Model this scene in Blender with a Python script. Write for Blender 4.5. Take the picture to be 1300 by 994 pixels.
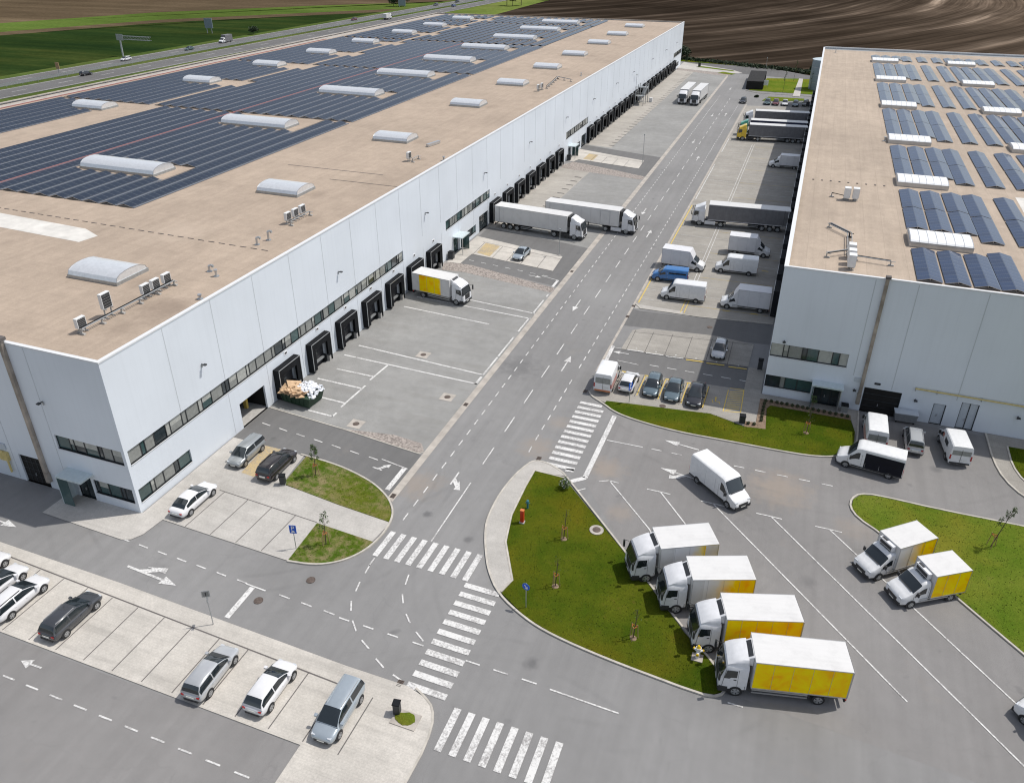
import bpy, math, random
from math import radians as R, sin, cos, pi
from mathutils import Vector, Matrix
random.seed(7)
SC = bpy.context.scene
for o in list(bpy.data.objects): bpy.data.objects.remove(o)
COL = SC.collection
# ------------------------------------------------------------------ camera
cam_d = bpy.data.cameras.new('camera'); cam = bpy.data.objects.new('camera', cam_d); COL.objects.link(cam)
cam.location = (0, 0, 46); cam.rotation_euler = (R(90-28.57), 0, R(20.44))
cam_d.sensor_width = 36; cam_d.lens = 996/1300*36; cam_d.shift_y = -45/1300
cam_d.clip_start = 0.5; cam_d.clip_end = 6000
SC.camera = cam
SC.cycles.filter_width = 1.15
SC.render.resolution_x = 1024; SC.render.resolution_y = 782
# ------------------------------------------------------------------ light
SUN = Vector((0.475, 0.305, 1.0)).normalized()
world = bpy.data.worlds.new('World'); SC.world = world; world.use_nodes = True
wn = world.node_tree; wn.nodes.clear()
sky = wn.nodes.new('ShaderNodeTexSky'); sky.sky_type = 'NISHITA'; sky.sun_disc = False
sky.sun_elevation = math.asin(SUN.z); sky.sun_rotation = math.atan2(SUN.x, SUN.y)
sky.air_density = 1.0; sky.dust_density = 1.5; sky.ozone_density = 1.0
bg = wn.nodes.new('ShaderNodeBackground'); bg.inputs[1].default_value = 0.135
wo = wn.nodes.new('ShaderNodeOutputWorld')
hs = wn.nodes.new('ShaderNodeHueSaturation'); hs.inputs['Saturation'].default_value = .55
wn.links.new(sky.outputs[0], hs.inputs['Color']); wn.links.new(hs.outputs[0], bg.inputs[0]); wn.links.new(bg.outputs[0], wo.inputs[0])
sd = bpy.data.lights.new('sun', 'SUN'); sd.energy = 3.3; sd.angle = R(0.6); sd.color = (1.0, 0.955, 0.89)
so = bpy.data.objects.new('sun', sd); COL.objects.link(so); so.location = (0, 0, 120)
so.rotation_euler = SUN.to_track_quat('Z', 'Y').to_euler()
SC.view_settings.view_transform = 'Standard'; SC.view_settings.look = 'None'
SC.view_settings.exposure = 0.1; SC.view_settings.gamma = 1; SC.view_settings.use_curve_mapping = False

# ------------------------------------------------------------------ materials
def newmat(name):
    m = bpy.data.materials.new(name); m.use_nodes = True
    nt = m.node_tree; b = nt.nodes['Principled BSDF']; return m, nt, b
def N(nt, t, **kw):
    n = nt.nodes.new(t)
    for k, v in kw.items():
        if k.startswith('i_'):
            n.inputs[k[2:].replace('_', ' ')].default_value = v
        else: setattr(n, k, v)
    return n
def L(nt, a, b): nt.links.new(a, b)
def mixc(nt, fac, a, b, mode='MIX'):
    n = nt.nodes.new('ShaderNodeMix'); n.data_type = 'RGBA'; n.blend_type = mode
    for sock, v in ((0, fac), (6, a), (7, b)):
        if hasattr(v, 'links'): L(nt, v, n.inputs[sock])
        elif sock == 0: n.inputs[0].default_value = v
        else: n.inputs[sock].default_value = (*v, 1) if len(v) == 3 else v
    return n.outputs[2]
def ramp(nt, src, stops):
    n = nt.nodes.new('ShaderNodeValToRGB'); e = n.color_ramp.elements
    while len(e) < len(stops): e.new(0.5)
    for el, (p, c) in zip(e, stops):
        el.position = p; el.color = (*c, 1) if isinstance(c, tuple) else (c, c, c, 1)
    L(nt, src, n.inputs[0]); return n.outputs[0]
def math_(nt, op, a, b=None):
    n = nt.nodes.new('ShaderNodeMath'); n.operation = op
    for i, v in enumerate((a, b)):
        if v is None: continue
        if hasattr(v, 'links'): L(nt, v, n.inputs[i])
        else: n.inputs[i].default_value = v
    return n.outputs[0]
def coords(nt, scale=(1, 1, 1), rot=0, kind='Object', loc=(0, 0, 0)):
    tc = nt.nodes.new('ShaderNodeTexCoord'); mp = nt.nodes.new('ShaderNodeMapping')
    mp.inputs['Scale'].default_value = scale; mp.inputs['Rotation'].default_value = (0, 0, rot); mp.inputs['Location'].default_value = loc
    L(nt, tc.outputs[kind], mp.inputs[0]); return mp.outputs[0]
def noise(nt, vec, scale, detail=4, rough=.55, dist=0):
    n = N(nt, 'ShaderNodeTexNoise'); n.inputs['Scale'].default_value = scale; n.inputs['Detail'].default_value = detail
    n.inputs['Roughness'].default_value = rough; n.inputs['Distortion'].default_value = dist
    L(nt, vec, n.inputs['Vector']); return n.outputs['Fac']
def bump(nt, b, h, strength=.3, dist=.05):
    n = N(nt, 'ShaderNodeBump'); n.inputs['Strength'].default_value = strength; n.inputs['Distance'].default_value = dist
    L(nt, h, n.inputs['Height']); L(nt, n.outputs[0], b.inputs['Normal'])
def flat(name, col, rough=.6, metal=0, var=.06, spec=.5, coat=0, vscale=3.0):
    m, nt, b = newmat(name)
    b.inputs['Roughness'].default_value = rough; b.inputs['Metallic'].default_value = metal
    b.inputs['Specular IOR Level'].default_value = spec; b.inputs['Coat Weight'].default_value = coat
    if var:
        f = noise(nt, coords(nt), vscale, 5, .6)
        c = ramp(nt, f, [(.3, tuple(x*(1-var*1.6) for x in col)), (.7, tuple(min(1, x*(1+var)) for x in col))])
        L(nt, c, b.inputs['Base Color'])
    else: b.inputs['Base Color'].default_value = (*col, 1)
    return m
M = {}
def stains(nt, c, spots=(), tracks=(), z=0.):
    # oil, dirt and tyre arcs that belong to the surface: spots (x, y, radius, colour, amount), tracks (cx, cy, radius, a0 side)
    tc = N(nt, 'ShaderNodeTexCoord'); nn = noise(nt, tc.outputs['Object'], .9, 5, .65); n2 = noise(nt, tc.outputs['Object'], .16, 3, .6)
    def dist(x, y):
        v = nt.nodes.new('ShaderNodeVectorMath'); v.operation = 'DISTANCE'; L(nt, tc.outputs['Object'], v.inputs[0]); v.inputs[1].default_value = (x, y, z); return v.outputs['Value']
    for x, y, r, col, amt in spots:
        f = math_(nt, 'DIVIDE', dist(x, y), r); f = math_(nt, 'ADD', f, math_(nt, 'MULTIPLY', math_(nt, 'SUBTRACT', nn, .5), 1.6))
        c = mixc(nt, ramp(nt, f, [(.25, amt), (1., 0.)]), c, col)
    for x, y, r, w, amt in tracks:
        f = math_(nt, 'ABSOLUTE', math_(nt, 'SUBTRACT', dist(x, y), r)); f = math_(nt, 'DIVIDE', f, w)
        k = math_(nt, 'MULTIPLY', ramp(nt, f, [(.3, 1.), (1., 0.)]), ramp(nt, n2, [(.45, 0.), (.70, amt*.38)]))
        c = mixc(nt, k, c, (.09, .09, .09))
    return c
# asphalt with wear, patches and long tyre streaks
def asphalt(name, base, streak_rot=0, seed=0., spots=(), tracks=()):
    m, nt, b = newmat(name)
    v = coords(nt, loc=(seed, seed*.7, 0))
    big = noise(nt, v, .055, 4, .6); mid = noise(nt, v, .9, 5, .65); fine = noise(nt, v, 26, 3, .7)
    st = noise(nt, coords(nt, scale=(1.1, .035, 1), rot=streak_rot, loc=(seed, 0, 0)), 1.0, 3, .6)
    c = ramp(nt, big, [(.3, tuple(x*.88 for x in base)), (.7, tuple(x*1.1 for x in base))])
    c = mixc(nt, .5, c, ramp(nt, mid, [(.3, .90), (.7, 1.07)]), 'MULTIPLY')
    c = mixc(nt, .75, c, ramp(nt, st, [(.32, .93), (.5, 1.0), (.68, 1.06)]), 'MULTIPLY')
    c = mixc(nt, .8, c, ramp(nt, fine, [(.3, .74), (.7, 1.22)]), 'MULTIPLY')
    dust = noise(nt, v, .16, 5, .7)
    c = mixc(nt, ramp(nt, dust, [(.62, 0.), (.78, .35)]), c, (.27, .235, .2))
    drops = noise(nt, v, .55, 2, .5)
    c = mixc(nt, ramp(nt, drops, [(.70, 0.), (.80, .4)]), c, (.07, .07, .075))
    # fine dark repair seams / cracks
    vo = N(nt, 'ShaderNodeTexVoronoi'); vo.feature = 'DISTANCE_TO_EDGE'; vo.inputs['Scale'].default_value = .06
    nv = nt.nodes.new('ShaderNodeVectorMath'); nv.operation = 'ADD'
    nn = N(nt, 'ShaderNodeTexNoise'); nn.inputs['Scale'].default_value = .25; nn.inputs['Detail'].default_value = 5
    L(nt, v, nn.inputs['Vector']); sc = nt.nodes.new('ShaderNodeVectorMath'); sc.operation = 'SCALE'; sc.inputs['Scale'].default_value = 6
    L(nt, nn.outputs['Color'], sc.inputs[0]); L(nt, v, nv.inputs[0]); L(nt, sc.outputs[0], nv.inputs[1]); L(nt, nv.outputs[0], vo.inputs['Vector'])
    c = mixc(nt, ramp(nt, vo.outputs['Distance'], [(.0, .16), (.003, 0.)]), c, (.12, .12, .12))
    c = stains(nt, c, spots, tracks)
    L(nt, c, b.inputs['Base Color']); b.inputs['Roughness'].default_value = .92; b.inputs['Specular IOR Level'].default_value = .25
    bump(nt, b, fine, .35, .01); return m
TAN = (.30, .25, .205); OIL = (.085, .085, .088)
M['asphalt'] = asphalt('asphalt', (.228, .225, .222), spots=[(-29.0, 52.3, 2.6, TAN, .5), (-20.4, 62, 2.4, TAN, .45), (-19.6, 67, 1.6, TAN, .35), (-27.8, 77, 3.2, OIL, .35), (-26.3, 48.8, .5, OIL, .6), (-21.5, 47.0, .5, OIL, .5), (-12.2, 36.6, .7, OIL, .5), (-24, 100, 3.5, (.27, .27, .265), .5), (-44, 34.6, 1.2, OIL, .2)],
    tracks=[(-43, 51, 15.6, .28, .5), (-43, 51, 17.4, .28, .5), (-43.5, 50.5, 19.8, .3, .4), (-9, 48, 14.6, .28, .5), (-9, 48, 16.3, .28, .4), (-12, 20, 16.5, .3, .45), (-12, 20, 18.3, .3, .4), (-60, 70, 38, .35, .35)])
M['asphalt_side'] = asphalt('asphalt_side', (.155, .153, .151), R(90), 31.)
M['asphalt_lot'] = asphalt('asphalt_lot', (.222, .215, .210), R(35), 57., spots=[(3.0, 63.6, 3.6, TAN, .6), (-12.9, 60.9, 2.2, TAN, .55), (-10.2, 55, 1.6, TAN, .4), (9.5, 60, 2, TAN, .3), (14, 73.5, .8, OIL, .4), (17, 72, .7, OIL, .4), (-3, 52, .6, OIL, .5), (6, 52, .8, OIL, .3), (2, 48, .5, OIL, .5)],
    tracks=[(4, 92, 29, .3, .5), (4, 92, 30.8, .3, .5), (20, 40, 20, .3, .4), (20, 40, 21.8, .3, .4), (-30, 30, 42, .35, .35), (-30, 30, 44, .35, .35)])
M['asphalt_far'] = asphalt('asphalt_highway', (.135, .132, .130), 0, 11.)
# block pavers
def pavers(name, c1, c2, mortar, w=.4, h=.2, rot=0, dirt=.35, seed=0.):
    m, nt, b = newmat(name)
    v = coords(nt, rot=rot, loc=(seed, 0, 0))
    br = N(nt, 'ShaderNodeTexBrick'); br.inputs['Scale'].default_value = 1; br.inputs['Brick Width'].default_value = w
    br.inputs['Row Height'].default_value = h; br.inputs['Mortar Size'].default_value = .018; br.inputs['Bias'].default_value = -.1
    br.inputs['Color1'].default_value = (*c1, 1); br.inputs['Color2'].default_value = (*c2, 1); br.inputs['Mortar'].default_value = (*mortar, 1)
    L(nt, v, br.inputs['Vector']); c = mixc(nt, .30, tuple((p+q)/2 for p, q in zip(c1, c2)), br.outputs['Color'])
    big = noise(nt, v, .09, 5, .65); mid = noise(nt, v, .7, 5, .7); fine = noise(nt, v, 9, 4, .7)
    c = mixc(nt, 1, c, ramp(nt, big, [(.3, .84), (.7, 1.12)]), 'MULTIPLY')
    c = mixc(nt, .8, c, ramp(nt, mid, [(.3, .86), (.7, 1.10)]), 'MULTIPLY')
    c = mixc(nt, .8, c, ramp(nt, fine, [(.3, .84), (.7, 1.14)]), 'MULTIPLY')
    st = noise(nt, coords(nt, scale=(.05, .9, 1), rot=rot, loc=(3, seed, 0)), 1, 4, .6)
    c = mixc(nt, ramp(nt, st, [(.5, 0.), (.72, dirt)]), c, (.20, .19, .175))
    L(nt, c, b.inputs['Base Color']); b.inputs['Roughness'].default_value = .9; b.inputs['Specular IOR Level'].default_value = .25
    bump(nt, b, mid, .15, .02); return m
M['paver'] = pavers('paver_beige', (.535, .505, .46), (.50, .47, .425), (.40, .375, .34))
M['paver_grey'] = pavers('paver_grey', (.285, .283, .273), (.265, .263, .253), (.21, .205, .197), dirt=.35, seed=9)
M['paver_lot'] = pavers('paver_lot', (.35, .33, .297), (.315, .296, .266), (.22, .21, .19), dirt=.45, seed=21)
M['paver_path'] = pavers('paver_path', (.465, .445, .415), (.435, .415, .385), (.37, .35, .325), .3, .3, dirt=.2, seed=5)
def cobble():
    m, nt, b = newmat('cobble_gravel'); v = coords(nt)
    vo = N(nt, 'ShaderNodeTexVoronoi'); vo.inputs['Scale'].default_value = 4.5; L(nt, v, vo.inputs['Vector'])
    c = ramp(nt, vo.outputs['Distance'], [(.0, (.38, .335, .30)), (.55, (.29, .255, .23)), (.8, (.19, .165, .15))])
    hs = noise(nt, v, 2.2, 2, .5); c = mixc(nt, .8, c, ramp(nt, hs, [(.3, .75), (.7, 1.25)]), 'MULTIPLY')
    L(nt, c, b.inputs['Base Color']); b.inputs['Roughness'].default_value = .95; bump(nt, b, vo.outputs['Distance'], .6, .1); return m
M['cobble'] = cobble()
M['paver_slab'] = pavers('paver_slab', (.40, .375, .335), (.37, .345, .31), (.29, .27, .245), dirt=.35, seed=14)
M['kerb'] = flat('kerb_concrete', (.48, .45, .40), .9, var=.14, spec=.2, vscale=1.3)
M['gutter'] = flat('gutter_concrete', (.42, .385, .345), .9, var=.16, spec=.2, vscale=.8)
M['joint'] = flat('dark_paving_strip', (.13, .12, .115), .9, var=.1, spec=.2)
# worn paint
def paint(name, col, wear=(.66, .74)):
    m, nt, b = newmat(name); v = coords(nt)
    w = noise(nt, v, 5.5, 6, .72); w2 = noise(nt, v, .5, 3, .6)
    f = math_(nt, 'ADD', math_(nt, 'MULTIPLY', w, .75), math_(nt, 'MULTIPLY', w2, .35))
    c = mixc(nt, ramp(nt, f, [(wear[0]-.06, 0.), (wear[1], .9)]), col, (.25, .24, .235))
    L(nt, c, b.inputs['Base Color']); b.inputs['Roughness'].default_value = .8; b.inputs['Specular IOR Level'].default_value = .3; return m
M['white_paint'] = paint('white_road_paint', (.64, .635, .62), (.57, .68))
M['yellow_paint'] = paint('yellow_road_paint', (.62, .45, .10))
M['pale_yellow'] = paint('faded_yellow_paving', (.50, .38, .19), (.52, .7))
def grass(name, g1, g2, dry, dryamt=.5, scale=1., nkind='Object'):
    m, nt, b = newmat(name); v = coords(nt)
    a = noise(nt, v, .22*scale, 5, .65); d = noise(nt, v, 1.4*scale, 6, .75); f = noise(nt, v, 14*scale, 5, .85)
    c = mixc(nt, ramp(nt, a, [(.35, 0.), (.65, 1.)]), g1, g2)
    s = math_(nt, 'ADD', math_(nt, 'MULTIPLY', a, .35), math_(nt, 'MULTIPLY', d, .65))
    c = mixc(nt, ramp(nt, s, [(.66-.2*dryamt, 0.), (.80-.2*dryamt, .85)]), c, dry)
    yel = noise(nt, coords(nt, loc=(40, 9, 0)), .10*scale, 4, .6); c = mixc(nt, ramp(nt, yel, [(.48, 0.), (.66, .55)]), c, (g2[0]*1.45, g2[1]*.98, g2[2]))
    c = mixc(nt, 1, c, ramp(nt, f, [(.25, .42), (.5, .95), (.75, 1.55)]), 'MULTIPLY')
    L(nt, c, b.inputs['Base Color']); b.inputs['Roughness'].default_value = 1; b.inputs['Specular IOR Level'].default_value = 0
    bump(nt, b, f, .8, .08); return m
M['grass'] = grass('lawn_grass', (.043, .076, .006), (.092, .110, .010), (.14, .105, .025), .45)
M['grass_dry'] = grass('patchy_grass', (.055, .105, .010), (.095, .14, .018), (.27, .215, .12), 1.05)
M['grass_bright'] = grass('bright_grass', (.085, .140, .014), (.14, .175, .024), (.20, .165, .055), .4)
M['blade'] = flat('grass_blade', (.075, .10, .012), .8, var=.3, spec=.2, vscale=.6)
# fields
def field(name, c1, c2, c3, rot, sc=(.02, .4), blot=.01):
    m, nt, b = newmat(name)
    rows = noise(nt, coords(nt, scale=(sc[0], sc[1], 1), rot=rot), 1, 5, .65)
    big = noise(nt, coords(nt), blot, 5, .6); fine = noise(nt, coords(nt), .5, 5, .75)
    c = ramp(nt, rows, [(.3, c1), (.5, c2), (.72, c3)])
    c = mixc(nt, 1, c, ramp(nt, big, [(.3, .72), (.7, 1.28)]), 'MULTIPLY')
    c = mixc(nt, 1, c, ramp(nt, fine, [(.3, .8), (.7, 1.2)]), 'MULTIPLY')
    L(nt, c, b.inputs['Base Color']); b.inputs['Roughness'].default_value = 1; b.inputs['Specular IOR Level'].default_value = 0; return m
M['crop_dark'] = field('dark_crop', (.012, .027, .009), (.022, .040, .011), (.055, .068, .018), R(-62), (.004, .05))
M['crop_light'] = field('light_crop', (.060, .100, .020), (.080, .120, .026), (.11, .14, .035), R(-62), (.004, .08))
M['soil_tan'] = field('tan_soil', (.070, .052, .032), (.095, .070, .044), (.14, .105, .066), R(-62), (.004, .06))
M['verge'] = field('verge_grass', (.05, .085, .02), (.075, .105, .028), (.12, .13, .045), 0, (.3, .02), .03)
M['wedge'] = field('wedge_grass', (.10, .14, .035), (.13, .17, .04), (.17, .19, .06), R(20), (.05, .02), .02)
def plough():
    m, nt, b = newmat('ploughed_soil')
    # furrows follow wide arcs round a distant turning point
    tc = N(nt, 'ShaderNodeTexCoord'); sp = N(nt, 'ShaderNodeSeparateXYZ'); L(nt, tc.outputs['Object'], sp.inputs[0])
    wob = noise(nt, coords(nt), .006, 3, .5)
    dx = math_(nt, 'SUBTRACT', sp.outputs[0], -560.); dy = math_(nt, 'SUBTRACT', sp.outputs[1], 800.)
    r = math_(nt, 'SQRT', math_(nt, 'ADD', math_(nt, 'MULTIPLY', dx, dx), math_(nt, 'MULTIPLY', dy, dy)))
    r = math_(nt, 'ADD', r, math_(nt, 'MULTIPLY', wob, 10.))
    an = math_(nt, 'ARCTAN2', dx, dy)
    def rn(fr, fa, det, off):
        cb = N(nt, 'ShaderNodeCombineXYZ'); L(nt, math_(nt, 'MULTIPLY', r, fr), cb.inputs[0])
        L(nt, math_(nt, 'MULTIPLY', an, fa), cb.inputs[1]); cb.inputs[2].default_value = off
        return noise(nt, cb.outputs[0], 1, det, .6)
    broad = rn(.075, 2.2, 5, 0); fine = rn(.50, 5., 4, 5); big = noise(nt, coords(nt), .008, 4, .6)
    c = ramp(nt, broad, [(.30, (.024, .0175, .0125)), (.48, (.047, .035, .0255)), (.57, (.073, .055, .041)), (.70, (.19, .147, .111))])
    c = mixc(nt, 1, c, ramp(nt, fine, [(.3, .62), (.7, 1.3)]), 'MULTIPLY')
    c = mixc(nt, 1, c, ramp(nt, big, [(.35, .65), (.7, 1.3)]), 'MULTIPLY')
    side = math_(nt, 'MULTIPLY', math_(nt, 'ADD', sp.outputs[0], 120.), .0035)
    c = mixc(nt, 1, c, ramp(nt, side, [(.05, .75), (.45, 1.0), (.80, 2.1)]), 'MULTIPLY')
    L(nt, c, b.inputs['Base Color']); b.inputs['Roughness'].default_value = 1; b.inputs['Specular IOR Level'].default_value = 0; return m
M['plough'] = plough()
# buildings
def panelwall(name, col):
    m, nt, b = newmat(name); v = coords(nt)
    tc = N(nt, 'ShaderNodeTexCoord'); sp = N(nt, 'ShaderNodeSeparateXYZ'); L(nt, tc.outputs['Object'], sp.inputs[0])
    hor = math_(nt, 'PINGPONG', sp.outputs[2], .5)
    a = noise(nt, v, .12, 3, .5); st = noise(nt, coords(nt, scale=(2.4, 2.4, .10)), 1, 5, .7)
    c = ramp(nt, a, [(.3, tuple(x*.95 for x in col)), (.7, tuple(x*1.03 for x in col))])
    c = mixc(nt, .3, c, ramp(nt, st, [(.33, .90), (.52, 1.0)]), 'MULTIPLY')
    c = mixc(nt, ramp(nt, hor, [(.0, .05), (.03, 0.)]), c, tuple(x*.7 for x in col))
    L(nt, c, b.inputs['Base Color']); b.inputs['Roughness'].default_value = .45; b.inputs['Specular IOR Level'].default_value = .4; return m
M['wall'] = panelwall('white_metal_panel', (.69, .735, .785))
M['seam'] = flat('panel_seam', (.52, .55, .58), .6, var=.05)
M['coping'] = flat('white_coping', (.68, .69, .70), .4, var=.03)
def membrane(name, col, sx=1.9, rot=0, spots=()):
    m, nt, b = newmat(name); v = coords(nt, rot=rot)
    a = noise(nt, v, .045, 5, .6); d = noise(nt, v, .5, 6, .75); f = noise(nt, v, 7, 4, .75)
    c = ramp(nt, a, [(.3, tuple(x*.86 for x in col)), (.7, tuple(x*1.08 for x in col))])
    c = mixc(nt, .9, c, ramp(nt, d, [(.3, .85), (.7, 1.10)]), 'MULTIPLY')
    c = mixc(nt, .7, c, ramp(nt, f, [(.3, .86), (.7, 1.12)]), 'MULTIPLY')
    br = N(nt, 'ShaderNodeTexBrick'); br.inputs['Brick Width'].default_value = 15; br.inputs['Row Height'].default_value = sx
    br.inputs['Mortar Size'].default_value = .04; br.inputs['Mortar Smooth'].default_value = .6; br.inputs['Scale'].default_value = 1
    L(nt, v, br.inputs['Vector'])
    c = mixc(nt, math_(nt, 'MULTIPLY', br.outputs['Fac'], .30), c, tuple(x*.55 for x in col))
    pud = noise(nt, v, .16, 4, .6, .6)
    c = mixc(nt, ramp(nt, pud, [(.62, 0.), (.70, .22), (.76, .1)]), c, tuple(x*.55 for x in col))
    stx = noise(nt, coords(nt, scale=(1.2, .06, 1), rot=rot), 1, 4, .6)
    c = mixc(nt, .5, c, ramp(nt, stx, [(.35, .88), (.65, 1.08)]), 'MULTIPLY')
    c = stains(nt, c, spots, z=15.05)
    L(nt, c, b.inputs['Base Color']); b.inputs['Roughness'].default_value = .85; b.inputs['Specular IOR Level'].default_value = .25
    bump(nt, b, d, .12, .05); return m
M['roof_l'] = membrane('beige_roof_membrane', (.405, .325, .255), spots=[(-53.2, 50.5, 3.2, (.20, .155, .12), .55), (-54.2, 46, 2.0, (.20, .155, .12), .35), (-54.6, 77, 2.0, (.2, .155, .12), .4)]+[(-60.0, y+2, 2.2, (.21, .165, .13), .4) for y in (53.1, 84.0, 115.2, 146.2, 171.5, 196.7, 221.2, 247.4, 271.0)]+[(-55, 107, 1.5, (.22, .17, .13), .4), (-67, 68, 5, (.50, .41, .33), .4)])
M['roof_r'] = membrane('beige_roof_membrane_right', (.41, .335, .265), 2.0, R(90))
M['roof_white'] = flat('white_roof_membrane', (.62, .60, .56), .8, var=.12, spec=.2, vscale=.5)
def solar(name='solar_glass', ca=(.008, .016, .042), cb_=(.014, .027, .062), tint=(.50, .72, 1, 1), sp_=.36):
    m, nt, b = newmat(name)
    tc = N(nt, 'ShaderNodeTexCoord'); sp = N(nt, 'ShaderNodeSeparateXYZ'); L(nt, tc.outputs['Object'], sp.inputs[0])
    py = math_(nt, 'PINGPONG', sp.outputs[1], .525); px = math_(nt, 'PINGPONG', math_(nt, 'ADD', sp.outputs[0], .02), .575)
    ln = math_(nt, 'MINIMUM', py, px)
    cy = math_(nt, 'PINGPONG', sp.outputs[1], .0875); cx = math_(nt, 'PINGPONG', sp.outputs[0], .0875)
    cell = math_(nt, 'MINIMUM', cy, cx)
    fl = N(nt, 'ShaderNodeTexWhiteNoise'); fl.noise_dimensions = '2D'
    cb = N(nt, 'ShaderNodeCombineXYZ'); L(nt, math_(nt, 'FLOOR', math_(nt, 'DIVIDE', sp.outputs[1], 1.05)), cb.inputs[0])
    L(nt, math_(nt, 'FLOOR', math_(nt, 'DIVIDE', sp.outputs[0], 1.15)), cb.inputs[1]); L(nt, cb.outputs[0], fl.inputs['Vector'])
    c = mixc(nt, fl.outputs['Value'], ca, cb_)
    c = mixc(nt, ramp(nt, cell, [(.0, .5), (.10, 0.)]), c, (.05, .065, .09))
    c = mixc(nt, ramp(nt, ln, [(.0, .5), (.026, .5), (.034, 0.)]), c, (.16, .18, .20))
    b.inputs['Specular Tint'].default_value = tint; L(nt, c, b.inputs['Base Color']); b.inputs['Roughness'].default_value = .16; b.inputs['Specular IOR Level'].default_value = sp_
    return m
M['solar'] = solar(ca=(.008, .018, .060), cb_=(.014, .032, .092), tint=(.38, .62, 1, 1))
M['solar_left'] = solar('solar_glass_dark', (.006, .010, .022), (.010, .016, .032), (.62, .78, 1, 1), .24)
M['alu'] = flat('aluminium', (.55, .56, .57), .35, .7, .04)
M['steel'] = flat('galvanised_steel', (.40, .42, .43), .45, .6, .1)
M['dome'] = flat('skylight_polycarbonate', (.74, .755, .77), .28, .4, .06, .7)
M['dome_white'] = flat('skylight_white', (.82, .83, .84), .35, 0, .04, .6)
M['window'] = flat('window_glass', (.030, .042, .048), .08, 0, .3, .9, vscale=.5)
M['window_teal'] = flat('window_glass_teal', (.05, .095, .095), .08, 0, .2, .9, vscale=.4)
M['blind'] = flat('window_with_blind', (.25, .26, .245), .25, 0, .1, .7)
M['blind_pale'] = flat('window_with_pale_blind', (.40, .41, .38), .3, 0, .1, .7)
M['frame'] = flat('dark_window_frame', (.025, .028, .032), .5, 0, .05)
M['rubber'] = flat('black_rubber', (.014, .015, .017), .8, 0, .15, .15)
M['matt_black'] = flat('black_livery', (.010, .011, .018), .5, 0, .1, .15)
M['tray'] = flat('sky_sheen_strip', (.17, .185, .215), .5, .1, .1)  # grey-blue colour standing in for sky reflection between the left solar rows
M['silver_dark'] = flat('dark_silver_paint', (.30, .32, .33), .25, .35, .02, .6, .8)
M['curtain'] = flat('dock_curtain', (.012, .013, .015), .8, 0, .2, .15, vscale=1.2)
M['dockdoor'] = flat('dock_door', (.040, .040, .045), .5, 0, .2, vscale=.8)
M['dark'] = flat('dark_interior', (.012, .011, .010), .9, 0, .2)
M['pipe'] = flat('weathered_downpipe', (.36, .315, .27), .5, .35, .3, vscale=.7)
M['gas'] = flat('yellow_gas_pipe', (.62, .50, .20), .5, 0, .1)
M['concrete'] = flat('grey_concrete', (.42, .41, .39), .9, 0, .12, .2)
M['red_tray'] = flat('red_cable_duct', (.32, .13, .12), .6, 0, .15)
M['white_unit'] = flat('white_enamel', (.72, .73, .73), .4, 0, .04)
M['grille'] = flat('black_grille', (.03, .032, .036), .5, 0, .2, vscale=8)
M['canopy'] = flat('canopy_sheet', (.58, .66, .68), .3, .2, .05)
M['door_grey'] = flat('grey_door', (.50, .54, .58), .45, 0, .04)
# vehicles
M['car_white'] = flat('white_car_paint', (.68, .68, .69), .22, 0, .02, .5, .6)
M['truck_white'] = flat('white_truck_paint', (.70, .705, .72), .3, 0, .05, .5, .3)
M['van_white'] = flat('white_van_paint', (.74, .745, .75), .3, 0, .05, .5, .3)
def boxpaint(name, col):
    m, nt, b = newmat(name); v = coords(nt)
    d = noise(nt, v, .8, 6, .7); s = noise(nt, coords(nt, scale=(.6, 4, 1)), 1, 4, .6)
    c = ramp(nt, d, [(.28, tuple(x*.88 for x in col)), (.5, col)])
    c = mixc(nt, .7, c, ramp(nt, s, [(.3, .92), (.6, 1.0)]), 'MULTIPLY')
    L(nt, c, b.inputs['Base Color']); b.inputs['Roughness'].default_value = .42; return m
M['box_white'] = boxpaint('cargo_box_white', (.635, .63, .62))
M['box_grey'] = boxpaint('cargo_box_grey', (.68, .68, .70))
M['box_seam'] = flat('cargo_box_seam', (.40, .41, .42), .5, 0, .05)
M['curtain_grey'] = flat('grey_tarpaulin', (.16, .16, .17), .6, 0, .12, vscale=1.5)
M['curtain_navy'] = flat('navy_tarpaulin', (.02, .025, .07), .5, 0, .12)
def livery(name, fade):
    # printed side graphic: yellow with an orange splash; fade = x where the print starts (local, front to rear)
    m, nt, b = newmat(name); v = coords(nt)
    tc = N(nt, 'ShaderNodeTexCoord'); sp = N(nt, 'ShaderNodeSeparateXYZ'); L(nt, tc.outputs['Object'], sp.inputs[0])
    n1 = noise(nt, v, .75, 3, .5, 1.0); n2 = noise(nt, v, 3, 4, .7)
    f = math_(nt, 'ADD', n1, math_(nt, 'MULTIPLY', n2, .12))
    c = ramp(nt, f, [(.42, (.95, .73, 0.)), (.60, (.95, .64, 0.)), (.78, (.95, .44, .002))])
    if fade is not None:
        k = math_(nt, 'MULTIPLY', math_(nt, 'SUBTRACT', fade, sp.outputs[0]), .9)
        k = math_(nt, 'ADD', k, math_(nt, 'MULTIPLY', math_(nt, 'SUBTRACT', n1, .5), 1.2))
        c = mixc(nt, ramp(nt, k, [(.0, 0.), (1., 1.)]), (.72, .72, .72), c)
    L(nt, c, b.inputs['Base Color']); b.inputs['Roughness'].default_value = .5; b.inputs['Specular IOR Level'].default_value = .12; return m
M['yellow_full'] = livery('yellow_livery', None)
M['glass'] = flat('vehicle_glass', (.016, .022, .026), .05, 0, 0, .9)
M['glass_light'] = flat('vehicle_glass_tint', (.05, .085, .09), .06, 0, 0, .9)
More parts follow.
